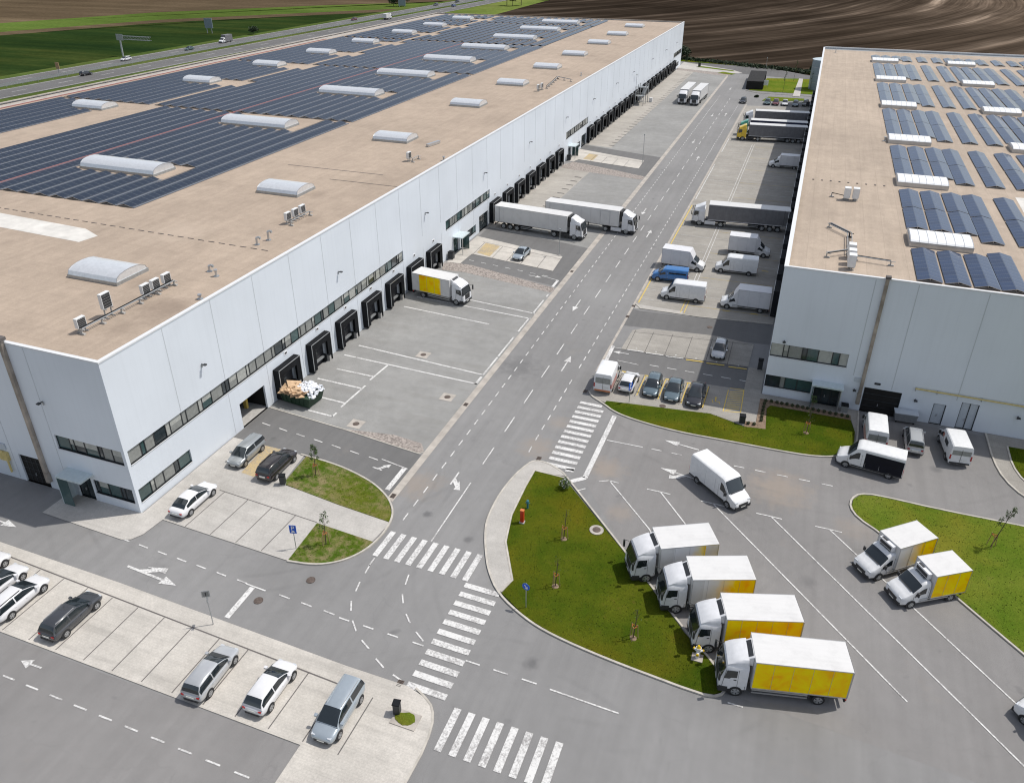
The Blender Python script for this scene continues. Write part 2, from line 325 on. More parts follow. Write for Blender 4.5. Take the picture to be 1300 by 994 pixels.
M['tyre'] = flat('tyre_rubber', (.022, .022, .023), .85, 0, .1)
M['rim'] = flat('alloy_rim', (.42, .43, .44), .35, .6, .05)
M['plastic'] = flat('black_plastic', (.03, .031, .033), .6, 0, .1)
M['lamp'] = flat('headlamp_glass', (.62, .65, .68), .1, .2, 0, .9)
M['red'] = flat('red_lamp', (.35, .012, .012), .2, 0, 0, .8)
M['plate'] = flat('number_plate', (.70, .70, .66), .5, 0, .1, vscale=30)
def carpaint(name, c, metal=.35): M[name] = flat(name, c, .25, metal, .02, .6, .8)
carpaint('silver', (.50, .51, .52)); carpaint('darkgrey', (.055, .058, .065), .2); carpaint('blackpaint', (.010, .010, .014), .0)
carpaint('brownblack', (.022, .017, .018), .1); carpaint('bluegrey', (.12, .165, .19)); carpaint('paleblue', (.38, .43, .47))
carpaint('redpaint', (.14, .015, .018), .1); carpaint('bluevan', (.012, .14, .40), 0); carpaint('yellowcab', (.72, .48, .01), 0)
carpaint('greencab', (.03, .30, .20), 0); carpaint('navy', (.012, .015, .035), .1); carpaint('greenish', (.07, .12, .12))
carpaint('bluecar', (.03, .07, .20), .2)
M['bark'] = flat('bark', (.10, .075, .05), .9, 0, .2)
M['leaf'] = flat('leaf', (.055, .10, .02), .7, 0, .35, vscale=2)
M['leaf_dark'] = flat('leaf_dark', (.022, .042, .014), .8, 0, .35, vscale=1)
M['stake'] = flat('stake_wood', (.36, .24, .13), .8, 0, .1)
M['orange'] = flat('orange_tape', (.55, .17, .05), .6, 0, .05)
M['redbox'] = flat('red_enamel', (.50, .035, .012), .4, 0, .05)
M['teal'] = flat('teal_enamel', (.03, .16, .20), .4, 0, .05)
M['signblue'] = flat('sign_blue', (.01, .10, .55), .4, 0, .03)
M['signwhite'] = flat('sign_white', (.80, .80, .80), .4, 0, .03)
M['mulch'] = flat('bark_mulch', (.24, .175, .125), 1, 0, .3, .1, vscale=6)
M['shrub'] = flat('shrub_leaf', (.045, .055, .02), .8, 0, .4, vscale=8)
M['cardboard'] = flat('cardboard', (.52, .36, .22), .85, 0, .15, vscale=2)
M['plasticfilm'] = flat('white_plastic_film', (.74, .76, .80), .35, 0, .1, vscale=3)
M['green_bin'] = flat('green_steel', (.025, .06, .035), .6, .2, .25)
M['iron'] = flat('cast_iron', (.13, .10, .085), .7, .3, .3, vscale=6)
M['tank'] = flat('blue_grey_tank', (.22, .27, .31), .4, .2, .08)
M['pinkstripe'] = flat('reddish_print', (.42, .16, .12), .5, 0, .15)

# ------------------------------------------------------------------ mesh helpers
class MB:
    def __init__(s): s.v = []; s.f = []; s.mi = []; s.mats = []
    def mid(s, m):
        m = M[m] if isinstance(m, str) else m
        if m not in s.mats: s.mats.append(m)
        return s.mats.index(m)
    def face(s, pts, m):
        i = len(s.v); s.v += [tuple(p) for p in pts]; s.f.append(tuple(range(i, i+len(pts)))); s.mi.append(s.mid(m))
    def idx(s, pts, faces, m):
        i = len(s.v); s.v += [tuple(p) for p in pts]; k = s.mid(m)
        for f in faces: s.f.append(tuple(i+a for a in f)); s.mi.append(k)
    def box(s, x0, x1, y0, y1, z0, z1, m, top=None):
        P = [(x0, y0, z0), (x1, y0, z0), (x1, y1, z0), (x0, y1, z0), (x0, y0, z1), (x1, y0, z1), (x1, y1, z1), (x0, y1, z1)]
        s.idx(P, [(3, 2, 1, 0), (0, 1, 5, 4), (1, 2, 6, 5), (2, 3, 7, 6), (3, 0, 4, 7)], m)
        s.idx(P[4:], [(0, 1, 2, 3)], top or m)
    def obox(s, p0, p1, w, h, m, z=None):
        # bar between two points, width w, height h (square bar)
        p0 = Vector(p0); p1 = Vector(p1); d = (p1-p0).normalized()
        up = Vector((0, 0, 1)) if abs(d.z) < .95 else Vector((1, 0, 0))
        a = d.cross(up).normalized(); b = a.cross(d).normalized(); P = []
        for p in (p0, p1):
            for u, v in ((-1, -1), (1, -1), (1, 1), (-1, 1)): P.append(p+a*u*w/2+b*v*h/2)
        s.idx(P, [(3, 2, 1, 0), (4, 5, 6, 7), (0, 1, 5, 4), (1, 2, 6, 5), (2, 3, 7, 6), (3, 0, 4, 7)], m)
    def prism(s, poly, z0, z1, m, side=None):
        a = sum(poly[i][0]*poly[(i+1) % len(poly)][1]-poly[(i+1) % len(poly)][0]*poly[i][1] for i in range(len(poly)))
        if a < 0: poly = poly[::-1]
        n = len(poly); P = [(x, y, z0) for x, y in poly]+[(x, y, z1) for x, y in poly]
        s.idx(P, [(i, (i+1) % n, n+(i+1) % n, n+i) for i in range(n)], side or m)
        s.idx([(x, y, z1) for x, y in poly], [tuple(range(n))], m)
    def sheet(s, poly, z, m):
        a = sum(poly[i][0]*poly[(i+1) % len(poly)][1]-poly[(i+1) % len(poly)][0]*poly[i][1] for i in range(len(poly)))
        if a < 0: poly = poly[::-1]
        s.face([(x, y, z) for x, y in poly], m)
    def cyl(s, p0, p1, r0, m, n=12, r1=None, cap=True):
        r1 = r0 if r1 is None else r1
        p0 = Vector(p0); p1 = Vector(p1); d = (p1-p0).normalized()
        up = Vector((0, 0, 1)) if abs(d.z) < .95 else Vector((1, 0, 0))
        a = d.cross(up).normalized(); b = a.cross(d)
        P = [p0+(a*cos(2*pi*i/n)+b*sin(2*pi*i/n))*r0 for i in range(n)]+[p1+(a*cos(2*pi*i/n)+b*sin(2*pi*i/n))*r1 for i in range(n)]
        F = [(i, n+i, n+(i+1) % n, (i+1) % n) for i in range(n)]
        if cap: F += [tuple(range(n)), tuple(range(2*n-1, n-1, -1))]
        s.idx(P, F, m)
    def loft(s, rings, m, cap=True):
        n = len(rings[0]); P = [p for r in rings for p in r]; F = []
        for k in range(len(rings)-1):
            for i in range(n): F.append((k*n+i, k*n+(i+1) % n, (k+1)*n+(i+1) % n, (k+1)*n+i))
        if cap: F += [tuple(range(n))[::-1], tuple(range((len(rings)-1)*n, len(rings)*n))]
        s.idx(P, F, m)
    def blob(s, c, rx, ry, rz, m, n=8, k=5, jit=.15):
        P = [(c[0], c[1], c[2]-rz)]
        for j in range(1, k):
            t = pi*j/k
            for i in range(n):
                q = 1+random.uniform(-jit, jit); a = 2*pi*i/n
                P.append((c[0]+rx*q*sin(t)*cos(a), c[1]+ry*q*sin(t)*sin(a), c[2]-rz*q*cos(t)))
        P.append((c[0], c[1], c[2]+rz)); F = []
        for i in range(n): F.append((0, 1+(i+1) % n, 1+i))
        for j in range(k-2):
            for i in range(n):
                a = 1+j*n+i; b_ = 1+j*n+(i+1) % n; F.append((a, b_, b_+n, a+n))
        e = len(P)-1; o_ = 1+(k-2)*n
        for i in range(n): F.append((o_+i, o_+(i+1) % n, e))
        s.idx(P, F, m)
    def build(s, name, parent=None, smooth=False, bevel=0, loc=None, rz=0, angle=35, fix=False):
        me = bpy.data.meshes.new(name); me.from_pydata([tuple(p) for p in s.v], [], s.f)
        for m in s.mats: me.materials.append(m)
        me.polygons.foreach_set('material_index', s.mi)
        if fix or smooth:
            import bmesh
            bm = bmesh.new(); bm.from_mesh(me)
            bmesh.ops.remove_doubles(bm, verts=bm.verts, dist=1e-4)
            bmesh.ops.recalc_face_normals(bm, faces=bm.faces); bm.to_mesh(me); bm.free()
        if smooth:
            me.polygons.foreach_set('use_smooth', [True]*len(me.polygons))
            me.set_sharp_from_angle(angle=R(angle))
        me.update()
        o = bpy.data.objects.new(name, me); COL.objects.link(o)
        if parent: o.parent = parent
        if loc: o.location = loc
        if rz: o.rotation_euler.z = rz
        if bevel:
            b = o.modifiers.new('bevel', 'BEVEL'); b.width = bevel; b.segments = 2; b.limit_method = 'ANGLE'; b.angle_limit = R(40)
        return o
def tag(o, label=None, cat=None, group=None, kind=None):
    if label: o['label'] = label
    if cat: o['category'] = cat
    if group: o['group'] = group
    if kind: o['kind'] = kind
    return o
def thing(name, label, cat, loc=(0, 0, 0), rz=0, group=None):
    o = bpy.data.objects.new(name, None); COL.objects.link(o); o.location = loc; o.rotation_euler.z = rz
    o.empty_display_size = .5
    return tag(o, label, cat, group)
def copy_tree(o, parent=None, loc=None, rz=None, label=None, group=None):
    c = o.copy(); COL.objects.link(c)
    if parent: c.parent = parent
    if loc is not None: c.location = loc
    if rz is not None: c.rotation_euler.z = rz
    if label: c['label'] = label
    if group: c['group'] = group
    for ch in list(o.children):
        if ch.users_collection: copy_tree(ch, c)
    return c
def struct(name, mb, **k): return tag(mb.build(name, **k), kind='structure')
ORD = ['first', 'second', 'third', 'fourth', 'fifth', 'sixth', 'seventh', 'eighth', 'ninth', 'tenth', 'eleventh', 'twelfth', 'thirteenth',
       'fourteenth', 'fifteenth', 'sixteenth', 'seventeenth', 'eighteenth', 'nineteenth', 'twentieth', 'twenty-first', 'twenty-second', 'twenty-third',
       'twenty-fourth', 'twenty-fifth', 'twenty-sixth', 'twenty-seventh', 'twenty-eighth']
def smooth_poly(pts, it=2, keep=None):
    # corner-cutting of an open polyline
    for _ in range(it):
        q = [pts[0]]
        for a, b in zip(pts, pts[1:]):
            q += [(a[0]*.75+b[0]*.25, a[1]*.75+b[1]*.25), (a[0]*.25+b[0]*.75, a[1]*.25+b[1]*.75)]
        pts = q+[pts[-1]]
    return pts
def strip(mb, pts, w, z, m, closed=False, z0=None):
    # ribbon (or kerb, with z0) of width w along a polyline
    n = len(pts); Lp = []; Rp = []
    for i, p in enumerate(pts):
        a = Vector(pts[i-1] if (i > 0 or closed) else p); b = Vector(pts[(i+1) % n] if (i < n-1 or closed) else p); c = Vector(p)
        d1 = (c-a).normalized() if (c-a).length > 1e-6 else (b-c).normalized(); d2 = (b-c).normalized() if (b-c).length > 1e-6 else d1
        nn = Vector((-(d1+d2).y, (d1+d2).x)); nn = nn.normalized() if nn.length > 1e-6 else Vector((-d1.y, d1.x))
        k = 1/max(.4, nn.dot(Vector((-d1.y, d1.x))))
        Lp.append(c+nn*w/2*k); Rp.append(c-nn*w/2*k)
    for i in range(n if closed else n-1):
        j = (i+1) % n
        if z0 is None: mb.face([(*Rp[i], z), (*Rp[j], z), (*Lp[j], z), (*Lp[i], z)], m)
        else: mb.prism([tuple(Rp[i]), tuple(Rp[j]), tuple(Lp[j]), tuple(Lp[i])], z0, z, m)

# ================================================================== GROUND
t = MB(); t.sheet([(-3500, -600), (3500, -600), (3500, 5000), (-3500, 5000)], -.50, 'soil_tan'); struct('ground', t)
def hx(Y): return -268+.030*(Y-200)
t = MB(); ys = list(range(-200, 1500, 50))
bot = [(-640, -260), (-500, 60), (-440, 215), (-393, 310), (-362, 385), (-301, 457), (-258, 505)]
top_ = [(-720, -260), (-570, 60), (-480, 250), (-433, 344), (-398, 425), (-331, 503), (-252, 575)]
t.sheet([(hx(-260)-3, -260)]+[(hx(505)-3, 505)]+bot[::-1], -.44, 'crop_dark'); struct('dark_field', t)
t = MB(); t.sheet([(x-1.5, y+1.5) for x, y in bot]+[(hx(575)-3, 575)]+top_[::-1], -.46, 'crop_light'); struct('light_field', t)
t = MB(); t.sheet([(x+11, y-8) for x, y in bot]+[(x-1, y+4) for x, y in bot][::-1], -.42, 'soil_tan'); struct('field_track', t)
t = MB(); t.sheet([(-900, 800), (-300, 640), (-260, 700), (-320, 1400), (-1500, 1400)], -.45, 'crop_dark'); struct('far_field', t)
t = MB(); t.sheet([(hx(-200)-6, -200), (hx(1450)-6, 1450), (hx(1450)+40, 1450), (-188, 1450), (-186, 330), (-60, 330), (-60, -200)], -.40, 'verge'); struct('verge', t)
t = MB(); t.sheet([(hx(1400)+33, 1400), (-194, 1400), (-188, 470), (-200, 440), (hx(430)+33.6, 430)], -.385, 'wedge'); struct('meadow', t)
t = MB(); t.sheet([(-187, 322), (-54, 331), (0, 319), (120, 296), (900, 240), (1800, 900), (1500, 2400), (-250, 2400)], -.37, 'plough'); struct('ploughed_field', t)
t = MB()
for a, b, nm in ((0, 13.5, 0), (18.2, 32.6, 1)):
    t.sheet([(hx(-200)+a, -200), (hx(1450)+a, 1450), (hx(1450)+b, 1450), (hx(-200)+b, -200)], -.36, 'asphalt_far')
struct('motorway', t)
t = MB()
for off in (.9, 12.6, 19.1, 31.6): t.sheet([(hx(-200)+off-.14, -200), (hx(1450)+off-.14, 1450), (hx(1450)+off+.14, 1450), (hx(-200)+off+.14, -200)], -.352, 'white_paint')
for off in (6.4, 25.0):
    for y in range(100, 900, 18): t.sheet([(hx(y)+off-.12, y), (hx(y)+off+.12, y), (hx(y)+off+.12, y+6), (hx(y)+off-.12, y+6)], -.352, 'white_paint')
struct('motorway_markings', t)
# guard rail in the median: posts and beam
for k, off in enumerate((14.3, 17.4)):
    g = MB(); g.box(-.03, .03, -150, 450, .55, .85, 'steel')
    for y in range(-150, 450, 6): g.box(-.05, .05, y-.05, y+.05, -.0, .8, 'steel')
    o = g.build('guard_rail', loc=(hx(200)+off, 250, -.4)); o.rotation_euler.z = -math.atan(.03)
    tag(o, ['steel guard rail on the far side of the motorway median', 'steel guard rail on the near side of the motorway median'][k], 'guard rail', 'guard rails in the motorway median')

# site asphalt: main sheet
t = MB(); t.prism([(-150, -30), (60, -30), (60, 78), (60, 262), (-1, 262), (-1, 310), (-20, 326), (-62, 339), (-150, 30)], -.35, 0, 'asphalt'); struct('road', t)
t = MB()   # darker side drives
t.sheet([(-150, 10), (-17, 10), (-17, 25.4), (-150, 25.4)], .004, 'asphalt_lot')
t.sheet([(-50.3, 52.7), (-42, 52.4), (-37.5, 52.3), (-33.7, 51.3), (-31.7, 50.3), (-30.75, 49.7), (-30.75, 56.7), (-34.1, 57.1), (-40.2, 57.9), (-50.3, 58.8)], .004, 'asphalt_side')
t.sheet([(-47.6, 104.5), (-30.7, 101.3), (-30.7, 118.0), (-34.6, 118.9), (-49.7, 121.8), (-49.7, 117.1), (-33.6, 113.2), (-33.1, 106.7), (-47.6, 109.0)], .004, 'asphalt_side')
t.sheet([(-48.4, 169.5), (-40, 166.7), (-30.8, 163.1), (-30.7, 179.9), (-48.9, 185), (-50.2, 185.3), (-50.2, 169.6)], .004, 'asphalt_side')
t.sheet([(-18.7, 85.5), (-2.1, 86.4), (-1.9, 80.8), (-18.7, 79.9)], .004, 'asphalt_side')
t.sheet([(-18.6, 92.2), (-7.1, 93.4), (-4.5, 92.8), (-.15, 93.2), (-.15, 99.4), (-9.7, 98.1), (-17.7, 97.4), (-18.6, 97.8)], .004, 'asphalt_side')
struct('side_road', t)
t = MB()
t.sheet([(-14.4, 70.4), (-14.5, 58.5), (-8.1, 49.6), (.9, 39.1), (40, 36), (60, 60), (60, 78), (22.5, 80), (9.8, 80), (9.6, 74), (7.5, 70.3), (-2.2, 69.8), (-7.6, 69.6), (-12, 70.5)], .0045, 'asphalt_lot')
struct('truck_park', t)
# loading aprons
def apron(name, poly, m): 
    t = MB(); t.sheet(poly, .008, m); return struct(name, t)
apron('apron', [(-50.3, 58.9), (-40.2, 58.0), (-34.1, 57.2), (-31.1, 56.9), (-30.7, 57.3), (-30.7, 99.6), (-45.6, 103.1), (-50.3, 104.6)], 'paver_grey')
apron('apron', [(-50.3, 122.0), (-34.6, 119.0), (-30.7, 118.1), (-30.7, 162.5), (-48.9, 166.5), (-50.3, 166.7)], 'paver_grey')
apron('apron', [(-50.3, 185.3), (-30.7, 180.3), (-30.7, 303), (-33, 308), (-50.3, 308)], 'paver_grey')
for nm, y0, y1, x1 in (('a', 122.6, 163.5, -43.3), ('b', 186, 307, -43.6)):
    t = MB(); t.sheet([(-50.3, y0), (x1, y0-1.2), (x1+.6, y1), (-50.3, y1)], .013, 'paver_slab'); struct('apron_slab', t)
t = MB()
t.sheet([(-50.1, 103.9), (-49.3, 101.3), (-45.6, 101.6), (-38, 100.2), (-30.8, 98.9), (-30.8, 100.6), (-38, 102.6), (-45.6, 104.6), (-49.2, 104.6)], .016, 'cobble')
t.sheet([(-41, 57.95), (-34.1, 57.2), (-31.1, 56.9), (-30.8, 57.4), (-31.6, 58.5), (-35, 58.9)], .016, 'cobble')
t.sheet([(-50.1, 165.6), (-49.3, 163.4), (-40, 161.8), (-30.8, 160.4), (-30.8, 163), (-40, 166.6), (-48.4, 169.4)], .016, 'cobble')
t.sheet([(-50, 308.2), (-33, 300.5), (-29, 303), (-33, 306.5), (-49.4, 313)], .016, 'cobble')
t.sheet([(-18.5, 98.0), (-12, 98.3), (-12, 99.2), (-18.5, 99.4)], .02, 'paver_path')
struct('cobble_strip', t)
# pavements and parking bays of block paving
t = MB()
t.sheet([(-50.2, 52.7), (-50.2, 40), (-58.7, 40), (-58.7, 36.9), (-49.4, 36.6), (-48.6, 36.9), (-48.1, 37.8), (-47.9, 39.9), (-34.5, 39.4), (-34.8, 44.3), (-29.1, 43.8), (-28.8, 46.6), (-41.0, 47.9), (-41.6, 52.5)], .05, 'paver_path')
t.sheet([(-150, 33.9), (-45.9, 32.6), (-24.4, 31.9), (-19.6, 31.9), (-18.1, 31.5), (-17.2, 30.9), (-16.6, 29.6), (-16.4, 27), (-16.8, 22), (-17, 18), (-24, 18), (-24, 25.5), (-150, 25.9)], .05, 'paver')
t.sheet([(-49.9, 104.4), (-47.6, 104.5), (-47.5, 109), (-33.1, 106.7), (-33.5, 113), (-49.9, 117)], .05, 'paver')
t.sheet([(-50.2, 169.6), (-48.4, 169.4), (-47.8, 171.6), (-33.4, 168.7), (-33.7, 175.6), (-50.2, 180.9)], .05, 'paver')
t.sheet([(-50.3, 312), (-30, 305.5), (-26, 309), (-30, 314.5), (-50.3, 328)], .05, 'paver_path')
struct('pavement', t)
t = MB()
t.sheet([(-18.6, 99.3), (-17.7, 98.2), (-9.7, 98.3), (-.15, 99.5), (-.15, 252), (-19.2, 248), (-19.0, 180)], .008, 'paver_lot')
t.sheet([(-17.4, 85.55), (-2.1, 86.35), (-2.0, 92.6), (-7.1, 93.3), (-15.9, 92.2), (-17.2, 91.2)], .05, 'paver_lot')
t.sheet([(-18.0, 79.9), (-2.0, 80.75), (-2.0, 86.3), (-.15, 86.4), (-.15, 80.6), (10.1, 80.6), (9.9, 74.3), (9.4, 78.3), (1, 78.3), (.6, 77.6), (.75, 73.5), (-1.2, 73.2), (-4.9, 74.4), (-16.1, 72.6), (-17.9, 73.3), (-18.4, 74.2)], .05, 'paver_lot')
t.sheet([(22.4, 80.6), (22.4, 75.5), (22.9, 72.4), (24.2, 70.0), (28, 66.9), (33, 65.6), (60, 64), (60, 80.6)], .05, 'paver_lot')
struct('parking_paving', t)
t = MB()
t.sheet(smooth_poly([(-16.2, 58.3), (-16.8, 58.9), (-18.6, 59.8), (-20.0, 59.7), (-20.5, 58.3), (-20.9, 56.8), (-21.2, 54), (-21.15, 51.7), (-20.9, 49.5), (-20.3, 47.8), (-19.5, 46), (-18.5, 44.1), (-16.8, 42.0)], 1)+[(-16.2, 43.8), (-18.3, 47.8), (-19.1, 51.3), (-19.3, 55.6), (-19.3, 58.1)], .10, 'paver_path')
struct('footpath', t)
# gutter along the left kerb of the main road
t = MB()
t.sheet([(-30.72, 49.6), (-30.0, 49.2), (-29.95, 95), (-29.85, 125), (-29.95, 180), (-30.0, 300), (-30.7, 303), (-30.72, 160)], .02, 'gutter')
t.sheet([(-18.95, 79), (-18.65, 79), (-18.55, 250), (-18.95, 250)], .02, 'gutter')
struct('gutter', t)
# kerbs
t = MB()
def kerb(pts, it=0, closed=False, w=.16, h=.13): strip(t, smooth_poly(pts, it) if it else pts, w, h, 'kerb', closed, z0=-.05)
kerb([(-42, 52.55), (-37.5, 52.3), (-33.7, 51.3), (-31.7, 50.3), (-30.2, 49.2), (-29.0, 47.6), (-28.65, 45.3), (-28.9, 43.4), (-29.5, 41.9), (-30.6, 40.6), (-32.2, 39.7), (-34.5, 39.35)], 2)
kerb([(-16.2, 58.3), (-16.8, 58.9), (-18.6, 59.8), (-20.0, 59.7), (-20.5, 58.3), (-20.9, 56.8), (-21.2, 54), (-21.15, 51.7), (-20.9, 49.5), (-20.3, 47.8), (-19.5, 46), (-18.5, 44.1), (-16.8, 42.0), (-14, 40.4), (-11.6, 39.6), (-7.3, 38.9), (-1.9, 38.4)], 2)
kerb([(-1.9, 38.4), (.2, 38.3), (1.0, 38.9), (.9, 39.7), (.2, 41.0), (-2.4, 43.4), (-8.1, 49.7), (-16.1, 58.2)], 1)
kerb([(-16.2, 58.05), (-19.35, 58.15), (-19.35, 55.6), (-19.15, 51.3), (-18.4, 47.8), (-16.3, 43.8), (-16.7, 42.3)])
kerb([(-18.4, 74.3), (-17.8, 73.3), (-16.2, 72.3), (-14.6, 71.0), (-12, 70.2), (-7.6, 69.6), (-2.2, 69.75), (3, 69.8), (5.8, 70.0), (7.9, 70.7), (9.0, 71.9), (9.8, 73.6), (10.0, 76), (10.1, 80.5)], 2)
kerb([(-18.6, 99.3), (-17.7, 98.1), (-9.7, 98.2), (-.2, 99.4)], 0, w=.12, h=.1)
kerb([(22.4, 80.5), (22.4, 75.5), (22.9, 72.4), (24.2, 70.0), (28, 66.9), (33, 65.6), (60, 64)], 1)
kerb([(24.1, 78.6), (24.0, 75.3), (24.6, 72.7), (26.5, 70), (30, 68.3), (60, 66.8)], 1)
kerb([(60, 65.5), (23.4, 65.5), (16.7, 65.4), (11.5, 65.65), (10.0, 65.3), (9.3, 64.3), (9.15, 63.0), (9.8, 61.6), (11.7, 60.1), (16.9, 54.2), (20.8, 49.8), (28, 42), (36, 33)], 1)
kerb([(-50.3, 58.85), (-40.2, 57.95), (-34.1, 57.15), (-31.1, 56.8), (-30.75, 57.2)], 0, w=.12, h=.06)
kerb([(-19.0, 31.95), (-18.1, 31.55), (-17.2, 30.95), (-16.6, 29.6), (-16.4, 27), (-16.8, 22), (-17, 18)], 1, w=.14, h=.07)
kerb([(-21.7, 275), (-20.8, 273), (-18, 270.6), (-15.4, 269.8), (-5, 270.2), (-.3, 269.4)], 1)
struct('kerb', t)
# lawns
def lawn(poly, m, z=.10, it=0):
    t = MB(); t.prism(smooth_poly(poly, it) if it else poly, -.05, z, m); return t
LAWN = []
def addlawn(poly, m, it=0, dens=1.): 
    p = smooth_poly(poly, it) if it else poly
    struct('lawn', lawn(p, m)); LAWN.append((p, dens))
addlawn([(-41.3, 52.4), (-37.5, 52.2), (-33.7, 51.2), (-31.7, 50.2), (-30.3, 49.1), (-29.1, 47.5), (-28.8, 46.6), (-34.3, 47.1), (-40.9, 47.95)], 'grass_dry')
addlawn([(-34.8, 44.25), (-29.0, 43.85), (-29.1, 43.2), (-29.7, 41.9), (-30.7, 40.7), (-32.2, 39.8), (-34.5, 39.45)], 'grass_dry')
addlawn([(-19.25, 58.1), (-16.3, 58.0), (-8.1, 49.5), (-2.4, 43.2), (.1, 41.0), (.75, 39.7), (.85, 39.0), (.1, 38.45), (-1.9, 38.5), (-7.3, 39.0), (-11.6, 39.75), (-14, 40.55), (-16.6, 42.2), (-16.2, 43.8), (-18.3, 47.8), (-19.05, 51.3), (-19.25, 55.6)], 'grass')
addlawn([(-16.0, 72.95), (-16.1, 72.35), (-14.5, 71.1), (-12, 70.35), (-7.6, 69.75), (-2.2, 69.9), (3, 69.95), (5.7, 70.15), (7.7, 70.85), (8.8, 72.0), (9.6, 73.8), (9.7, 76), (9.3, 78.2), (1.1, 78.25), (.75, 77.5), (.95, 73.3), (-1.2, 73.0), (-4.9, 74.3)], 'grass')
addlawn([(11.5, 65.5), (10.1, 65.15), (9.45, 64.25), (9.3, 63.0), (9.95, 61.7), (11.8, 60.2), (17, 54.3), (20.9, 49.9), (28.1, 42.1), (36.1, 33.1), (60, 33), (60, 65.4), (23.4, 65.4), (16.7, 65.3)], 'grass_bright')
addlawn([(24.2, 78.6), (24.15, 75.3), (24.75, 72.8), (26.6, 70.1), (30.1, 68.4), (60, 66.9), (60, 78.6)], 'grass')
addlawn([(-20.6, 274.5), (-16.6, 273.9), (-6.4, 273.6), (-5.8, 303.0), (-16.8, 299.9), (-17.2, 279)], 'grass_bright')
addlawn([(-4.6, 273.6), (-.4, 273.4), (-.4, 303), (-5.0, 302.5)], 'grass_bright')
addlawn([(-14.9, 257.5), (-13.5, 264.8), (-3, 265), (-3, 262), (-10, 258.5)], 'grass_bright')
addlawn([(-43.5, 317.0), (-42.3, 319.5), (-29.8, 313.4), (-29.2, 311.3)], 'grass_bright')
addlawn([(-34.5, 305.6), (-33.0, 309), (-28.2, 306), (-29.2, 303.6)], 'grass_bright')
addlawn([(-54, 330), (-36, 327), (-12, 323.5), (0, 314), (0, 318.5), (-14, 327.5), (-50, 337)], 'grass')
t = MB(); t.sheet([(-22.3, 306), (-5, 302.8), (-.3, 300.8), (-.3, 310), (-18, 322), (-31, 333), (-50, 330), (-50.3, 318), (-30, 309)], .02, 'asphalt_far'); t.sheet([(-6.2, 303.2), (-6.6, 268), (-4.4, 268), (-4.9, 302.9)], .11, 'paver_path'); struct('back_road', t)
t = MB()   # mulch bed behind the small shrubs
t.sheet([(-.1, 79.4), (9.3, 79.2), (9.3, 78.25), (1.1, 78.3), (.72, 77.5), (.95, 73.3), (-1.2, 73.0), (-1.25, 74.1), (-.1, 74.2)], .105, 'mulch'); struct('shrub_bed', t)

# ---- paving joints (dark strips between bays) and raised edges
t = MB()
def seg(x0, y0, x1, y1, w=.09, m='joint', z=.056): strip(t, [(x0, y0), (x1, y1)], w, z, m)
seg(-45.9, 45.1, -34.9, 44.35); 
for x in (-45.4, -42.65, -39.95, -37.3): seg(x, 39.85-(x+45.4)*.03, x+.12, 45.05-(x+45.4)*.07, .08)
for i in range(-14, 12):
    x = -24.0-2.62*i
    if x > -20: continue
    seg(x, 25.75, x, 30.35-(x+24)*.042*.9, .08)
seg(-120, 34.35, -23.7, 30.35, .11)
for x, in ((-16.8,), (-14.5,), (-12.05,), (-9.6,), (-7.1,), (-4.55,)): seg(x+.05, 85.7, x, 91.3+(x+17)*.1, .07)
seg(-16.9, 90.7, -2.2, 92.4, .10)
seg(-47.9, 114.7, -33.4, 111.8, .10)
for x in (-47.4, -43.9, -41.3, -38.8, -35.9): seg(x+.1, 109.0-(x+47.5)*.16, x-.1, 114.6-(x+47.9)*.2, .08)
seg(-48.3, 178.0, -33.6, 174.4, .12)
for x in (-45, -42.3, -39.6, -36.9): seg(x, 171.4-(x+47.8)*.19, x, 177.2-(x+48)*.23, .08)
for x in (-15.9, -13.35, -10.95, -8.4, -5.8): seg(x, 75.0, x+.05, 80.1, .07)
# drainage channel bars on the aprons
for k in range(8): seg(-44.7, 136.6+3.03*k, -43.2, 136.4+3.03*k, .5, 'joint', .02)
for k in range(38): seg(-44.7, 187+3.1*k, -43.3, 186.8+3.1*k, .55, 'joint', .02)
struct('paving_joints', t)

# ---- markings
t = MB(); WZ = .030
def ln(x0, y0, x1, y1, w=.12, m='white_paint', z=WZ): strip(t, [(x0, y0), (x1, y1)], w, z, m)
for k in range(-6, 110):
    y = 47.3+2.03*k
    if 41 < y < 262 and not (42.2 < y < 46.2): ln(-27.93, y, -27.93, y+1.0)
for k in range(0, 96):
    y = 63.1+2.0*k
    if not (77 < y < 77.5): ln(-20.95, y, -20.95, y+1.0)
ln(-20.9, 60.9, -20.95, 61.9)
for k in range(0, 34): ln(-24.45, 57.4+6.0*k, -24.45, 60.4+6.0*k)
ln(-24.4, 45.7, -24.4, 54.3)
ln(-31.05, 71.3, -31.05, 73.1, .3); 
for a, b in ((73.5, 78.2), (78.5, 83.9), (85.6, 89.9), (91.5, 96.1), (97.3, 98.3)): ln(-31.05, a, -31.05, b, .22)
for a, b in ((65.8, 65.8), ): pass
